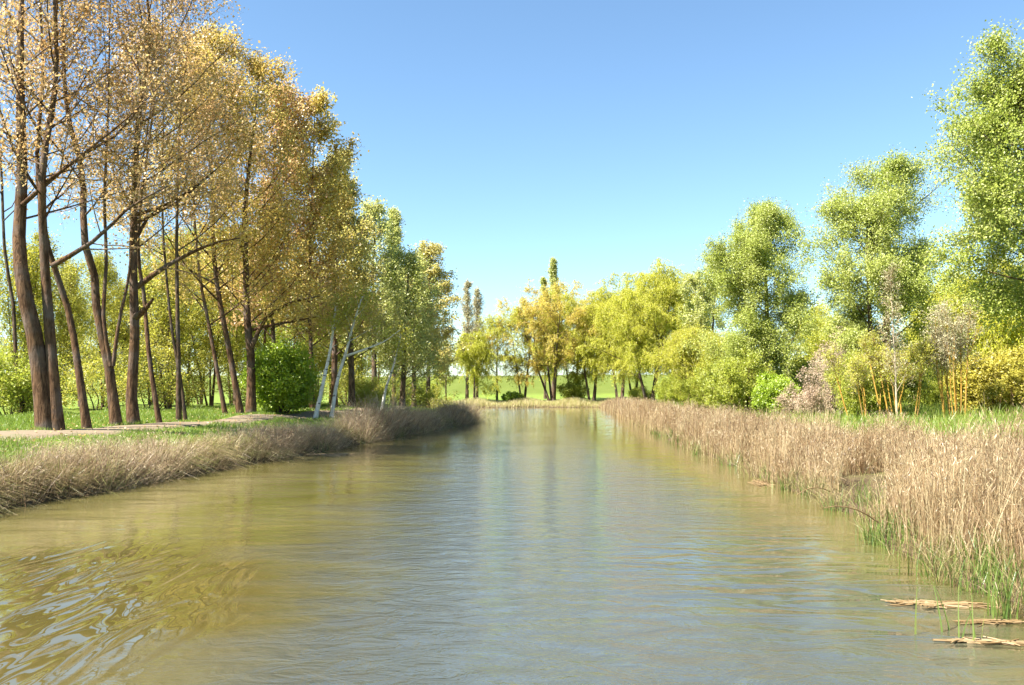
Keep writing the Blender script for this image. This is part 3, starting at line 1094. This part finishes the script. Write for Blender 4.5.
def front_poplar(label, Y, stems, limbs=(), seed=0, leaf='leaf_tawny', bark='bark_red', over=None, sp='poplar', stub=None):
    rng = np.random.default_rng(100 + seed)
    b = at(stems[0][0][0][0], Y, 420)
    root = thing("poplar_tree", b, label, "tree", POP)
    st = []
    for pts, wpx in stems:
        st.append((px_stem(pts, Y, b[2], b, 0.06, rng), 0.72 * wpx / 2 * Y / F))
    lm = []
    for pts, wpx, dy in limbs:
        q = np.array([W(a, c, Y + dy * i / (len(pts) - 1)) - b for i, (a, c) in enumerate(pts)])
        lm.append((q, wpx / 2 * Y / F))
    grow(rng, st, sp, bark, leaf, 18, root, limbs=lm, over=over, one_trunk=True, tip=0.10)
    if stub:
        q = resample(np.array([W(a, c, Y + stub[2] * i / 3) - b for i, (a, c) in enumerate(stub[0])]), 7)
        ac = Acc()
        tubes(ac, q[None], (stub[1] / 2 * Y / F * np.linspace(1, 0.3, 7))[None], 8)
        ac.build('broken_limb', [M[bark]], root.children[1])
    return root


SP1 = dict(nl=9)
front_poplar("massive twin-stemmed poplar with rusty bark, thickest trunk by the towpath", 28,
             [([(48, 424), (37, 345), (27, 285), (17, 232), (19, 180), (22, 100), (19, 0), (14, -120)], 25),
              ([(58, 424), (50, 350), (46, 300), (42, 250), (46, 170), (52, 60), (56, -100)], 17)],
             [([(22, 205), (75, 160), (120, 132), (147, 95)], 5, 1.0), ([(52, 266), (95, 240), (130, 207), (168, 186)], 5.5, -1.0)], 1,
             over=dict(n1=19, nl=4))
front_poplar("slim leaning poplar just behind the massive twin-stemmed one", 29.5,
             [([(88, 423), (78, 370), (67, 320), (58, 285), (50, 240), (40, 160), (38, 60), (34, -90)], 11)], (), 2, over=dict(n1=19, nl=4))
front_poplar("poplar leaning over the path and forking three ways at head height", 31.5,
             [([(117, 420), (107, 360), (99, 315), (94, 280), (88, 240), (78, 170), (74, 110), (66, 0), (60, -80)], 14),
              ([(111, 366), (105, 320), (105, 260), (108, 200), (112, 120), (112, 20), (110, -60)], 6),
              ([(113, 366), (120, 320), (126, 275), (135, 210), (150, 120), (158, 40)], 5)], (), 3, over=dict(n1=13, nl=5))
front_poplar("sturdy poplar with a broken stub and one long low limb", 32.5,
             [([(134, 420), (131, 390), (134, 345), (135, 290), (133, 250), (135, 195), (138, 120), (140, 20), (138, -70)], 15)],
             [([(137, 287), (160, 270), (185, 256), (214, 243), (240, 238)], 6, -1.0),
              ([(136, 240), (150, 215), (172, 205), (198, 204)], 4, 1.0), ([(135, 215), (165, 205), (190, 190), (215, 170)], 4, -1.5)], 4, over=dict(n1=24, nl=5), stub=([(134, 318), (141, 313), (147, 307), (153, 299)], 8, -0.9))
front_poplar("slender poplar leaning behind the one with the broken stub", 34,
             [([(160, 418), (151, 370), (145, 330), (141, 300), (138, 240), (150, 140), (158, 40), (162, -20)], 7)], (), 5, over=dict(n1=19, nl=4))
front_poplar("dark slender poplar dividing into two thin stems near its foot", 38,
             [([(179, 416), (178, 360), (177, 300), (176, 230), (180, 130), (186, 30), (188, 0)], 7),
              ([(186, 416), (180, 380), (173, 335), (168, 290), (165, 220), (168, 120), (170, 40)], 5)], (), 6, bark='bark_dark', over=dict(n1=14, nl=6))
front_poplar("leaning golden poplar with a smooth grey foot beside the gnarled one", 43.5,
             [([(241, 413), (229, 350), (221, 300), (214, 255), (210, 190), (212, 110), (214, 40)], 9)], (), 7, leaf='leaf_gold', over=dict(nl=9, L=0.13, Wd=0.10, f0=0.25))
front_poplar("gnarled golden poplar with a long horizontal limb above the green bush", 45,
             [([(251, 412), (250, 360), (247, 318), (244, 275), (247, 210), (252, 130), (258, 70)], 13)],
             [([(252, 347), (266, 318), (290, 303), (320, 296)], 5, -1.0), ([(252, 330), (272, 325), (300, 320), (330, 314)], 3.5, 0.8)], 8, leaf='leaf_gold', over=dict(nl=9, L=0.13, Wd=0.10, f0=0.25))
front_poplar("thin red-barked poplar leaning between the forked pair and the grey-footed one", 42,
             [([(226, 413), (215, 360), (206, 315), (199, 270), (196, 190), (200, 110), (204, 60)], 6)], (), 9, leaf='leaf_gold', over=dict(n1=26, nl=8, L=0.13, Wd=0.10, f0=0.25))
front_poplar("golden poplar with a rusty trunk standing behind the white birches", 52,
             [([(312, 410), (311, 350), (309, 300), (310, 230), (313, 170), (316, 112)], 7)], (), 10, leaf='leaf_gold', sp='poplar_dense')
front_poplar("tawny poplar with an upright trunk behind the rounded green bush", 50,
             [([(276, 411), (274, 350), (272, 290), (272, 220), (276, 150), (283, 98)], 7)], (), 11, leaf='leaf_tawny', sp='poplar_dense')
front_poplar("spindly grey poplar at the outer end of the row, behind the massive one", 36,
             [([(25, 420), (17, 360), (12, 305), (6, 250), (0, 160), (-6, 40), (-8, -60)], 6)], (), 12, bark='bark_dark', over=dict(n1=18, nl=4))


def auto_stem(rng, H, r, lean=(0, 0), wob=0.25):
    k = np.linspace(0, 1, 7)
    pts = np.zeros((7, 3))
    pts[:, 2] = k * H
    pts[:, 0] = lean[0] * k + np.cumsum(rng.normal(0, wob * 0.3, 7)) * k
    pts[:, 1] = lean[1] * k + np.cumsum(rng.normal(0, wob * 0.3, 7)) * k
    pts[0, 2] = -0.15
    return (pts, r)


def auto_tree(name, label, px, Y, top, sp, bark, leaf, seed, r=0.22, nst=1, lean=(0, 0), group=None, cat="tree", over=None, spread=0.12, wob=0.25, minr=0.012, base_y=402):
    rng = np.random.default_rng(300 + seed)
    b = at(px, Y, base_y)
    H = (W(px, top, Y)[2] - b[2]) * (0.93 if sp in ('broad', 'poplar_dense', 'willow') else 0.97)
    root = thing(name, b, label, cat, group)
    st = []
    for k in range(nst):
        a = k * 2.4 + 0.6
        f = spread if nst > 1 else 0
        hh = H * (1 if k == 0 else rng.uniform(0.78, 0.97))
        s = auto_stem(rng, hh, r * (1 if k == 0 else 0.75), (lean[0] + math.cos(a) * f * H, lean[1] + math.sin(a) * f * H), wob)
        if nst > 1:
            s[0][:, 0] += math.cos(a) * r * 1.2
            s[0][:, 1] += math.sin(a) * r * 1.2
        st.append(s)
    grow(rng, st, sp, bark, leaf, H, root, over=over, minr=minr)
    return root


# green-grey poplars further along the row
g = auto_tree("poplar_tree", "olive green poplar rising directly behind the white birches", 352, 60, 172, 'poplar_dense', 'bark_grey', 'leaf_khaki', 1, 0.25, 1, (-0.3, 0), POP, over=dict(nl=6))
auto_tree("poplar_tree", "grey-green poplar of pointed outline between the birches and the narrow spire", 374, 68, 196, 'poplar_dense', 'bark_grey', 'leaf_olive', 2, 0.25, 1, (0, 0), POP, over=dict(nl=6))
auto_tree("poplar_tree", "broad olive poplar whose boughs reach out over the purple dry stems", 402, 70, 250, 'poplar_dense', 'bark_grey', 'leaf_olive', 3, 0.25, 1, (0.6, 0), POP, over=dict(L=0.18, Wd=0.13, nl=6, f0=0.12, lim=lambda t: 0.33 * (1 - t) ** 0.5 + 0.04))
auto_tree("lombardy_poplar", "narrow green poplar spire poking up through the olive poplars", 394, 80, 206, 'lombardy', 'bark_grey', 'leaf_olive', 4, 0.22, 1, (0, 0), "spire-shaped poplars")
auto_tree("poplar_tree", "brownish poplar closing the towpath row nearest the water bend", 428, 92, 238, 'poplar_dense', 'bark_grey', 'leaf_khaki', 5, 0.28, 1, (0, 0), POP, over=dict(L=0.22, Wd=0.16, nl=9))
auto_tree("poplar_tree", "dull olive poplar filling in below the brownish row end", 414, 84, 262, 'poplar_dense', 'bark_grey', 'leaf_khaki', 6, 0.26, 1, (0, 0), POP, over=dict(L=0.2, Wd=0.15))
auto_tree("poplar_tree", "tawny poplar peeping over the olive poplar behind the birches", 334, 58, 146, 'poplar_dense', 'bark_red', 'leaf_khaki', 7, 0.24, 1, (0, 0), POP)


# white birches
def birch(label, Y, stems, limbs, seed):
    rng = np.random.default_rng(500 + seed)
    b = at(stems[0][0][0][0], Y, 412)
    root = thing("birch_tree", b, label, "tree", "white-barked birches by the towpath")
    st = [(px_stem(p_, Y, b[2], b, 0.06, rng), w_ / 2 * Y / F) for p_, w_ in stems]
    lm = [(np.array([W(a, c, Y + dy * i / (len(pts) - 1)) - b for i, (a, c) in enumerate(pts)]), w_ / 2 * Y / F) for pts, w_, dy in limbs]
    grow(rng, st, 'thin', 'birch', 'leaf_haze', 9, root, limbs=lm, twig_mat=M['shoot_green'], over=dict(f0=0.6, n1=9, n3=4, nl=5, L=0.13, Wd=0.10), tip=0.3)


birch("white birch leaning beside the rounded green bush", 46, [([(315, 413), (324, 380), (331, 345), (334, 322), (336, 306)], 4.8)], [], 1)
birch("crooked white birch with one long pale side limb", 47, [([(331, 411), (337, 382), (346, 352), (352, 330), (358, 312), (363, 297)], 4.4)], [([(346, 356), (366, 349), (385, 341), (400, 330)], 3, -1.0)], 2)
birch("pale birch stump-like trunk half hidden in the green undergrowth", 58, [([(381, 404), (386, 388), (392, 372), (398, 350), (401, 335)], 3.4)], [], 3)


# rounded bushes
def shrub(name, label, px, Y, w, h, leaf, bark, seed, n=16, sp='shrub', group=None, over=None, part="foliage", base=None, cat="bush"):
    rng = np.random.default_rng(700 + seed)
    b = at(px, Y) if base is None else np.array(base)
    root = thing(name, b, label, cat, group)
    st = []
    for k in range(n):
        a = k * 2.39996 + rng.uniform(-0.3, 0.3)
        rr = math.sqrt((k + 0.5) / n)
        tilt = rr * w / 2
        hh = h * math.sqrt(max(0.15, 1 - (rr * 0.86) ** 2)) * rng.uniform(0.85, 1.08)
        s = np.linspace(0, 1, 5)
        pts = np.stack([math.cos(a) * (0.12 * w * rr + tilt * s ** 0.9), math.sin(a) * (0.12 * w * rr + tilt * s ** 0.9), hh * s ** 1.05 - 0.1 * (s == 0)], 1)
        pts[1:] += rng.normal(0, 0.03 * h, (4, 3))
        st.append((pts, 0.012 + 0.008 * h))
    grow(rng, st, sp, bark, leaf, h, root, trunk_name="stem", crown_name=part, over=over, minr=0.006)
    return root


b1 = shrub("round_bush", "rounded deep green bush beside the leaning white birch", 280, 47, 3.0, 3.5, 'leaf_dark', 'bark_dark', 1, 20, over=dict(nl=9, L=0.13, Wd=0.09, spread=0.16))

# undergrowth and young trees behind the poplar row
UG = "undergrowth bushes behind the poplar row"
ug = [shrub("undergrowth_bush", "bright lime bush filling the gap beside the massive twin-stemmed poplar", 8, 36, 3.6, 2.6, 'leaf_lime', 'bark_dark', 2, 8, group=UG, over=dict(nl=6, spread=0.16)),
      shrub("undergrowth_bush", "yellowish bush seen between the slim leaning poplar and the forking one", 98, 45, 4.2, 3.2, 'leaf_haze', 'bark_grey', 3, 6, group=UG, over=dict(nl=4, n1=8, n3=4, spread=0.22, L=0.13, Wd=0.09)),
      shrub("undergrowth_bush", "olive lime bush low behind the sturdy stub-bearing poplar", 150, 50, 4.4, 3.4, 'leaf_haze', 'bark_grey', 4, 6, group=UG, over=dict(nl=4, n1=8, n3=4, spread=0.22, L=0.13, Wd=0.09))]
_ug = [
    (1, 40, 52, 1.3, "tawny-yellow bush glimpsed behind the massive twin-stemmed trunk"),
    (1, 176, 55, 1.2, "yellow bush behind the poplar divided into two thin stems"),
    (1, 262, 58, 1.2, "yellow bush behind the gnarled golden poplar's foot"),
    (0, 300, 60, 1.1, "lime bush between the rounded green bush and the first birch"),
    (1, 350, 66, 1.3, "yellowish bush behind the crooked birch's foot"),
    (0, 366, 62, 0.9, "low bright lime bush next to the half hidden pale birch"),
    (2, 388, 76, 1.3, "lime bush under the narrow green poplar spire"),
    (0, 412, 86, 1.2, "lime bush under the broad olive poplar's boughs"),
    (1, 432, 92, 1.2, "yellow bush at the foot of the brownish row-end poplar"),
    (2, -14, 48, 1.4, "tall lime bush cut by the picture edge behind the spindly grey poplar"),
    (0, 448, 104, 1.2, "small lime bush beyond the row end, over the purple dry stems"),
]
for i, (k, px, Y, s, lab) in enumerate(_ug):
    dup(ug[k], at(px, Y), lab, rz=i * 1.9, sc=(s * 0.85, s * 0.85, s * (0.55 + 0.15 * ((i * 7) % 3))))

YT = "young trees behind the poplar row"
yt = [auto_tree("young_tree", "young budding tree of yellow haze behind the sturdy stub-bearing poplar", 168, 52, 240, 'thin', 'bark_grey', 'leaf_haze', 21, 0.09, 3, (-0.5, 0), YT, spread=0.13),
      auto_tree("young_tree", "young lime tree with arching stems behind the thin red-barked poplar", 210, 56, 225, 'thin', 'bark_grey', 'leaf_haze', 22, 0.09, 3, (-1.0, 0), YT, spread=0.14, over=dict(nl=9)),
      auto_tree("young_tree", "straight young tree with thin leaves behind the gnarled golden poplar", 262, 58, 205, 'thin', 'bark_red', 'leaf_lime', 23, 0.12, 1, (0, 0), YT, over=dict(nl=12))]
_yt = [
    (0, 58, 50, 0.85, "sparse young tree between the massive trunk and the slim leaning poplar"),
    (1, 104, 54, 0.8, "bare-looking young tree in the gap before the forking poplar"),
    (0, 128, 60, 0.9, "young tree mostly hidden by the sturdy poplar's trunk"),
    (2, 188, 62, 0.95, "straight young tree behind the divided dark poplar"),
    (1, 236, 66, 1.0, "leafy young tree behind the grey-footed leaning poplar"),
    (2, 292, 62, 0.9, "straight young tree above the rounded green bush"),
    (0, 306, 70, 1.0, "hazy young tree behind the first white birch"),
    (2, 330, 72, 0.9, "young tree standing between the two white birches"),
    (1, 345, 70, 0.85, "arching young tree right of the crooked birch's fork"),
    (2, 362, 76, 0.8, "young tree beside the half hidden pale birch"),
    (0, 20, 46, 0.9, "bare young tree beside the massive twin-stemmed poplar's outer flank"),
    (2, 378, 84, 0.8, "young tree under the pointed grey-green poplar"),
    (1, 405, 98, 0.9, "young tree in the shade of the broad olive poplar"),
]
_yt += [
    (1, 80, 62, 0.9, "yellow-green young tree seen in the gap right after the slim leaning poplar"),
    (0, 150, 66, 1.0, "yellow-green young tree directly behind the broken stub"),
    (2, 172, 74, 1.05, "tall young tree far behind the divided dark poplar"),
    (1, 200, 70, 1.05, "yellow-green young tree filling the sky between the divided poplar and the thin red one"),
    (0, 232, 78, 1.15, "tall yellow-green young tree far behind the grey-footed poplar"),
    (2, 250, 72, 1.05, "young tree whose crown shows behind the long horizontal limb"),
    (0, 276, 80, 1.15, "tall hazy young tree far behind the rounded green bush"),
    (1, 318, 84, 1.1, "hazy young tree far behind the gap between bush and first birch"),
    (0, 355, 92, 1.1, "hazy young tree far behind the crooked birch's pale limb"),
    (2, 40, 66, 0.75, "low young tree behind the foot of the massive twin-stemmed poplar"),
]
for i, (k, px, Y, s, lab) in enumerate(_yt):
    dup(yt[k], at(px, Y), lab, rz=i * 2.3 + 1, sc=(s, s, s))

# ------------------------------------------------------------------ end of the canal
SPI = "spire-shaped poplars"
auto_tree("lombardy_poplar", "taller grey spire poplar of the pair at the bend", 467, 140, 279, 'lombardy', 'bark_grey', 'leaf_grey', 31, 0.3, 1, (0, 0), SPI, over=dict(nl=6, n1=44, L=0.22, Wd=0.11), minr=0.02)
auto_tree("lombardy_poplar", "shorter grey spire poplar of the pair at the bend", 477, 143, 286, 'lombardy', 'bark_grey', 'leaf_grey', 32, 0.26, 1, (0, 0), SPI, over=dict(nl=6, n1=44, L=0.22, Wd=0.11), minr=0.02)
auto_tree("lombardy_poplar", "tall olive spire poplar standing up behind the orange willow", 553, 165, 257, 'lombardy', 'bark_grey', 'leaf_olive', 33, 0.32, 1, (0, 0), SPI, over=dict(L=0.27, Wd=0.14), minr=0.03)
auto_tree("lombardy_poplar", "small olive spire poplar shouldering the tall one behind the orange willow", 545, 166, 276, 'lombardy', 'bark_grey', 'leaf_olive', 34, 0.25, 1, (0, 0), SPI, over=dict(L=0.27, Wd=0.14, n1=40), minr=0.03)

WIL = "willows round the end of the canal"
auto_tree("willow_tree", "small yellow willow under the grey spire pair at the bend", 474, 136, 342, 'willow', 'bark_dark', 'leaf_yellowgreen', 40, 0.2, 1, (0, 0), WIL, over=dict(n1=14), minr=0.02)
auto_tree("willow_tree", "thin pale green willow with sky showing through, beside the spire pair", 497, 139, 318, 'willow', 'bark_dark', 'leaf_yellowgreen', 41, 0.2, 1, (0, 0), WIL, over=dict(n1=14, n3=6, nl=16), minr=0.02)
auto_tree("willow_tree", "slim two-stemmed willow between the pale willow and the orange one", 523, 140, 308, 'willow', 'bark_dark', 'leaf_yellowgreen', 42, 0.24, 2, (0, 0), WIL, over=dict(n1=11, n3=7, nl=16), minr=0.025)
auto_tree("willow_tree", "orange-leaved willow with several leaning dark trunks at the water's end", 552, 138, 292, 'willow', 'bark_dark', 'leaf_orange', 43, 0.3, 4, (-1.6, 0), WIL, over=dict(n1=12, n3=11, nl=17, g3=-0.9, l3=1.1, f0=0.30), spread=0.20, minr=0.025)
auto_tree("willow_tree", "yellow-green weeping willow beside the orange one, foliage almost to the ground", 592, 138, 300, 'willow', 'bark_dark', 'leaf_yellowgreen', 44, 0.3, 3, (0, 0), WIL, over=dict(n1=11), spread=0.14, minr=0.025)
auto_tree("willow_tree", "large domed lime willow with a dark forked trunk by the reed corner", 650, 122, 275, 'willow', 'bark_dark', 'leaf_yellowgreen', 45, 0.34, 3, (0, 0), WIL, over=dict(n1=14, nl=22), spread=0.20, minr=0.025)
auto_tree("willow_tree", "rounded lime willow filling the dip between the weeping and the domed willow", 620, 134, 300, 'willow', 'bark_dark', 'leaf_yellowgreen', 46, 0.3, 2, (0, 0), WIL, over=dict(n1=13), spread=0.12, minr=0.025)
auto_tree("willow_tree", "yellow-green willow set back between the orange and the weeping willow", 573, 152, 306, 'willow', 'bark_dark', 'leaf_yellowgreen', 81, 0.26, 2, (0, 0), WIL, over=dict(n1=12), spread=0.14, minr=0.025)
auto_tree("willow_tree", "tall lime willow set back behind the weeping and the domed willow", 634, 146, 292, 'willow', 'bark_dark', 'leaf_yellowgreen', 82, 0.26, 2, (0, 0), WIL, over=dict(n1=13), spread=0.14, minr=0.025)
auto_tree("willow_tree", "lime willow set back between the domed willow and the pale loose tree", 680, 128, 290, 'willow', 'bark_dark', 'leaf_yellowgreen', 83, 0.26, 2, (0, 0), WIL, over=dict(n1=13), spread=0.14, minr=0.025)
auto_tree("willow_tree", "low lime willow drooping to the reeds beside the domed willow", 696, 84, 336, 'willow', 'bark_dark', 'leaf_yellowgreen', 47, 0.18, 3, (0, 0), WIL, over=dict(n1=10, nl=16, L=0.16, Wd=0.06), spread=0.2, minr=0.02)
auto_tree("pale_tree", "pale loose-crowned tree peeping past the tall leafy poplar by the domed willow", 708, 96, 250, 'thin', 'bark_grey', 'leaf_olive', 48, 0.2, 2, (0, 0), None, over=dict(L=0.2, Wd=0.14, nl=12), spread=0.08, minr=0.02)

FB = "bushes at the end of the canal"
f0 = shrub("waterside_bush", "dark low bush on the shore below the thin pale willow", 512, 137, 3.0, 1.2, 'leaf_dark', 'bark_dark', 41, 8, group=FB, over=dict(L=0.25, Wd=0.16))
f1 = shrub("waterside_bush", "lime bush at the foot of the orange willow's leaning trunks", 574, 140, 4.5, 3.0, 'leaf_lime', 'bark_dark', 42, 8, group=FB, over=dict(L=0.25, Wd=0.12, nl=5, spread=0.25))
_fb = [(f1, 640, 126, 0.75, "lime bush between the domed willow's trunk and the weeping willow"),
       (f1, 672, 108, 0.9, "lime bush under the domed willow on its reed side"),
       (f1, 428, 140, 0.9, "pale bush behind the brownish row-end poplar, against the embankment")]
for i, (k, px, Y, s, lab) in enumerate(_fb):
    dup(k, at(px, Y), lab, rz=i * 1.7 + 0.5, sc=(s, s, s))
tt0 = auto_tree("slim_tree", "slim dark-trunked tree on the shore beyond the purple dry stems", 437, 141, 340, 'thin', 'bark_dark', 'leaf_lime', 49, 0.16, 1, (0, 0), "slim trees at the bend", over=dict(L=0.22, Wd=0.15, n1=16), minr=0.02)
dup(tt0, at(446, 139), "slim tree close beside the small yellow willow, trunk bare low down", rz=2.0, sc=(0.9, 0.9, 0.95))

# ------------------------------------------------------------------ the meadow side
RT = "tall leafy poplars on the meadow"
auto_tree("leafy_poplar", "tall egg-shaped green poplar with a rusty trunk above the pinkish twigs", 762, 58, 201, 'broad', 'bark_red', 'leaf_green', 61, 0.26, 2, (0, 0), RT, over=dict(nl=25, n1=24, n2=15, n3=11, f0=0.06, spread=0.17, lim=lambda t: 0.30 * np.sin((0.16 + t * 0.76) * PI) ** 0.7 + 0.02), spread=0.04)
auto_tree("leafy_poplar", "tall ragged green poplar with sky gaps, above the golden-stemmed willow scrub", 882, 50, 158, 'broad', 'bark_grey', 'leaf_green', 62, 0.28, 2, (0, 0), RT, over=dict(nl=25, n1=24, n2=15, n3=11, f0=0.08, spread=0.17, lim=lambda t: 0.30 * np.sin((0.16 + t * 0.76) * PI) ** 0.7 + 0.02), spread=0.04)
auto_tree("leafy_poplar", "biggest leafy green poplar, cut by the picture edge above the yellow bush", 1064, 34, 30, 'broad', 'bark_red', 'leaf_green', 63, 0.36, 2, (-0.2, 0), RT, over=dict(nl=23, n1=26, n2=15, n3=12, f0=0.28, lim=lambda t: 0.26 * np.sin((0.22 + t * 0.7) * PI) ** 0.7 + 0.02), spread=0.05)

BT = "yellow-green trees behind the meadow"
z0 = auto_tree("meadow_tree", "yellow-green tree seen under the biggest poplar's boughs", 985, 66, 268, 'willow', 'bark_grey', 'leaf_yellowgreen', 71, 0.2, 3, (0, 0), BT, over=dict(n1=11, nl=16), spread=0.16, minr=0.015)
dup(z0, at(942, 74), "yellow-green tree between the ragged poplar and the biggest one", rz=2, sc=(0.9, 0.9, 0.95))
dup(z0, at(1040, 70), "yellow-green tree at the picture edge behind the yellow bush", rz=4, sc=(1, 1, 1))
dup(z0, at(820, 84), "lime tree filling the gap between the egg-shaped and the ragged poplar", rz=1, sc=(0.85, 0.85, 0.85))
dup(z0, at(728, 76), "lime tree below the egg-shaped poplar on its willow side", rz=3, sc=(0.6, 0.6, 0.55))

shrub("yellow_bush", "dense rounded golden yellow bush on the short meadow grass", 998, 46, 4.4, 3.3, 'leaf_yellow', 'bark_dark', 51, 22, over=dict(nl=14, L=0.12, Wd=0.07))
MS = "scrub along the meadow side of the reeds"
m0 = shrub("lime_bush", "lime bush tight against the egg-shaped poplar's trunk", 742, 55, 4.6, 4.0, 'leaf_lime', 'bark_dark', 52, 14, group=MS)
m1 = shrub("green_bush", "small vivid green bush at the foot of the egg-shaped poplar", 779, 52, 2.0, 2.2, 'leaf_dark', 'bark_dark', 53, 12, group=MS, over=dict(nl=12))
shrub("pink_twig_bush", "low pinkish bare-twigged bush between the vivid green bush and the tan one", 806, 50, 3.4, 1.7, 'pinktwig', 'bark_pale', 54, 9, 'twiggy', MS, part="twigs", over=dict(nl=4))
shrub("tan_twig_bush", "conical tan bush of bare twigs below the ragged poplar", 836, 49, 3.0, 4.6, 'pinktwig', 'bark_pale', 55, 11, 'twiggy', MS, part="twigs", over=dict(nl=3))
dup(m0, at(716, 64), "lime bush beside the drooping low willow", rz=2, sc=(0.9, 0.9, 0.85))
dup(m0, at(795, 62), "olive lime bush behind the vivid green one", rz=4, sc=(0.9, 0.9, 0.95))
dup(m0, at(868, 46), "tall lime bush wrapping the ragged poplar's foot", rz=1, sc=(0.75, 0.75, 0.95))
dup(m0, at(850, 56), "lime bush behind the conical tan bush", rz=3, sc=(0.8, 0.8, 0.9))
dup(m0, at(682, 92), "lime bush at the reed edge below the domed willow's far side", rz=5, sc=(0.95, 0.95, 0.9))
dup(m1, at(1018, 45), "low green bush in the grass before the yellow one", rz=5, sc=(0.7, 0.7, 0.4))
dup(m0, at(925, 60), "lime bush between the two golden-stemmed clumps", rz=2.5, sc=(0.75, 0.75, 0.75))


# golden-stemmed willow scrub: each clump a bundle of upright orange rods
def rod_clump(label, px, Y, n, top, wpx, seed, leaf='leaf_haze', nl=3):
    rng = np.random.default_rng(900 + seed)
    b = at(px, Y)
    H = W(px, top, Y)[2] - b[2]
    root = thing("golden_willow_clump", b, label, "willow", "golden-stemmed willow clumps")
    w = wpx * Y / F
    st = []
    for k in range(n):
        x0 = rng.uniform(-0.5, 0.5) * w
        y0 = rng.uniform(-0.4, 0.4) * w
        hh = H * rng.uniform(0.62, 1.0)
        s = np.linspace(0, 1, 5)
        pts = np.stack([x0 * (1 + 0.9 * s) + rng.normal(0, 0.03, 5), y0 * (1 + 0.9 * s), hh * s - 0.1 * (s == 0)], 1)
        st.append((pts, rng.uniform(0.03, 0.055)))
    grow(rng, st, 'twiggy', 'bark_gold', leaf, H, root, trunk_name="stem", crown_name="twigs", twig_mat=M['bark_pale'], one_trunk=False,
         over=dict(n1=12, n2=5, n3=4, nl=nl, f0=0.48, lim=lambda t: 0.22 * (1 - t) ** 0.5 + 0.05, L=0.09, Wd=0.05), tip=0.3)
    return root


rod_clump("golden-stemmed willow clump with a bundle of bright orange rods before the yellow bush", 955, 42, 11, 306, 20, 1, 'leaf_grey', 3)
rod_clump("golden-stemmed willow clump in front of the ragged poplar, rods half veiled by leaves", 903, 43, 7, 330, 32, 2, 'leaf_haze', 6)
rod_clump("thin scattered golden rods between the tan bush and the veiled clump", 872, 43, 6, 342, 50, 3, 'leaf_haze', 6)


# slender leafless sapling in front of the ragged poplar
def sapling():
    rng = np.random.default_rng(77)
    b = at(897, 41)
    H = W(897, 272, 41)[2] - b[2]
    root = thing("bare_sapling", b, "tall bare grey sapling standing among the veiled golden rods", "sapling")
    grow(rng, [auto_stem(rng, H, 0.055, (-0.2, 0), 0.1)], 'twiggy', 'bark_pale', 'leaf_grey', H, root, crown_name="twigs", over=dict(n1=30, nl=3, f0=0.2, lim=lambda t: 0.13 * (1 - t) ** 0.5 + 0.03))


sapling()
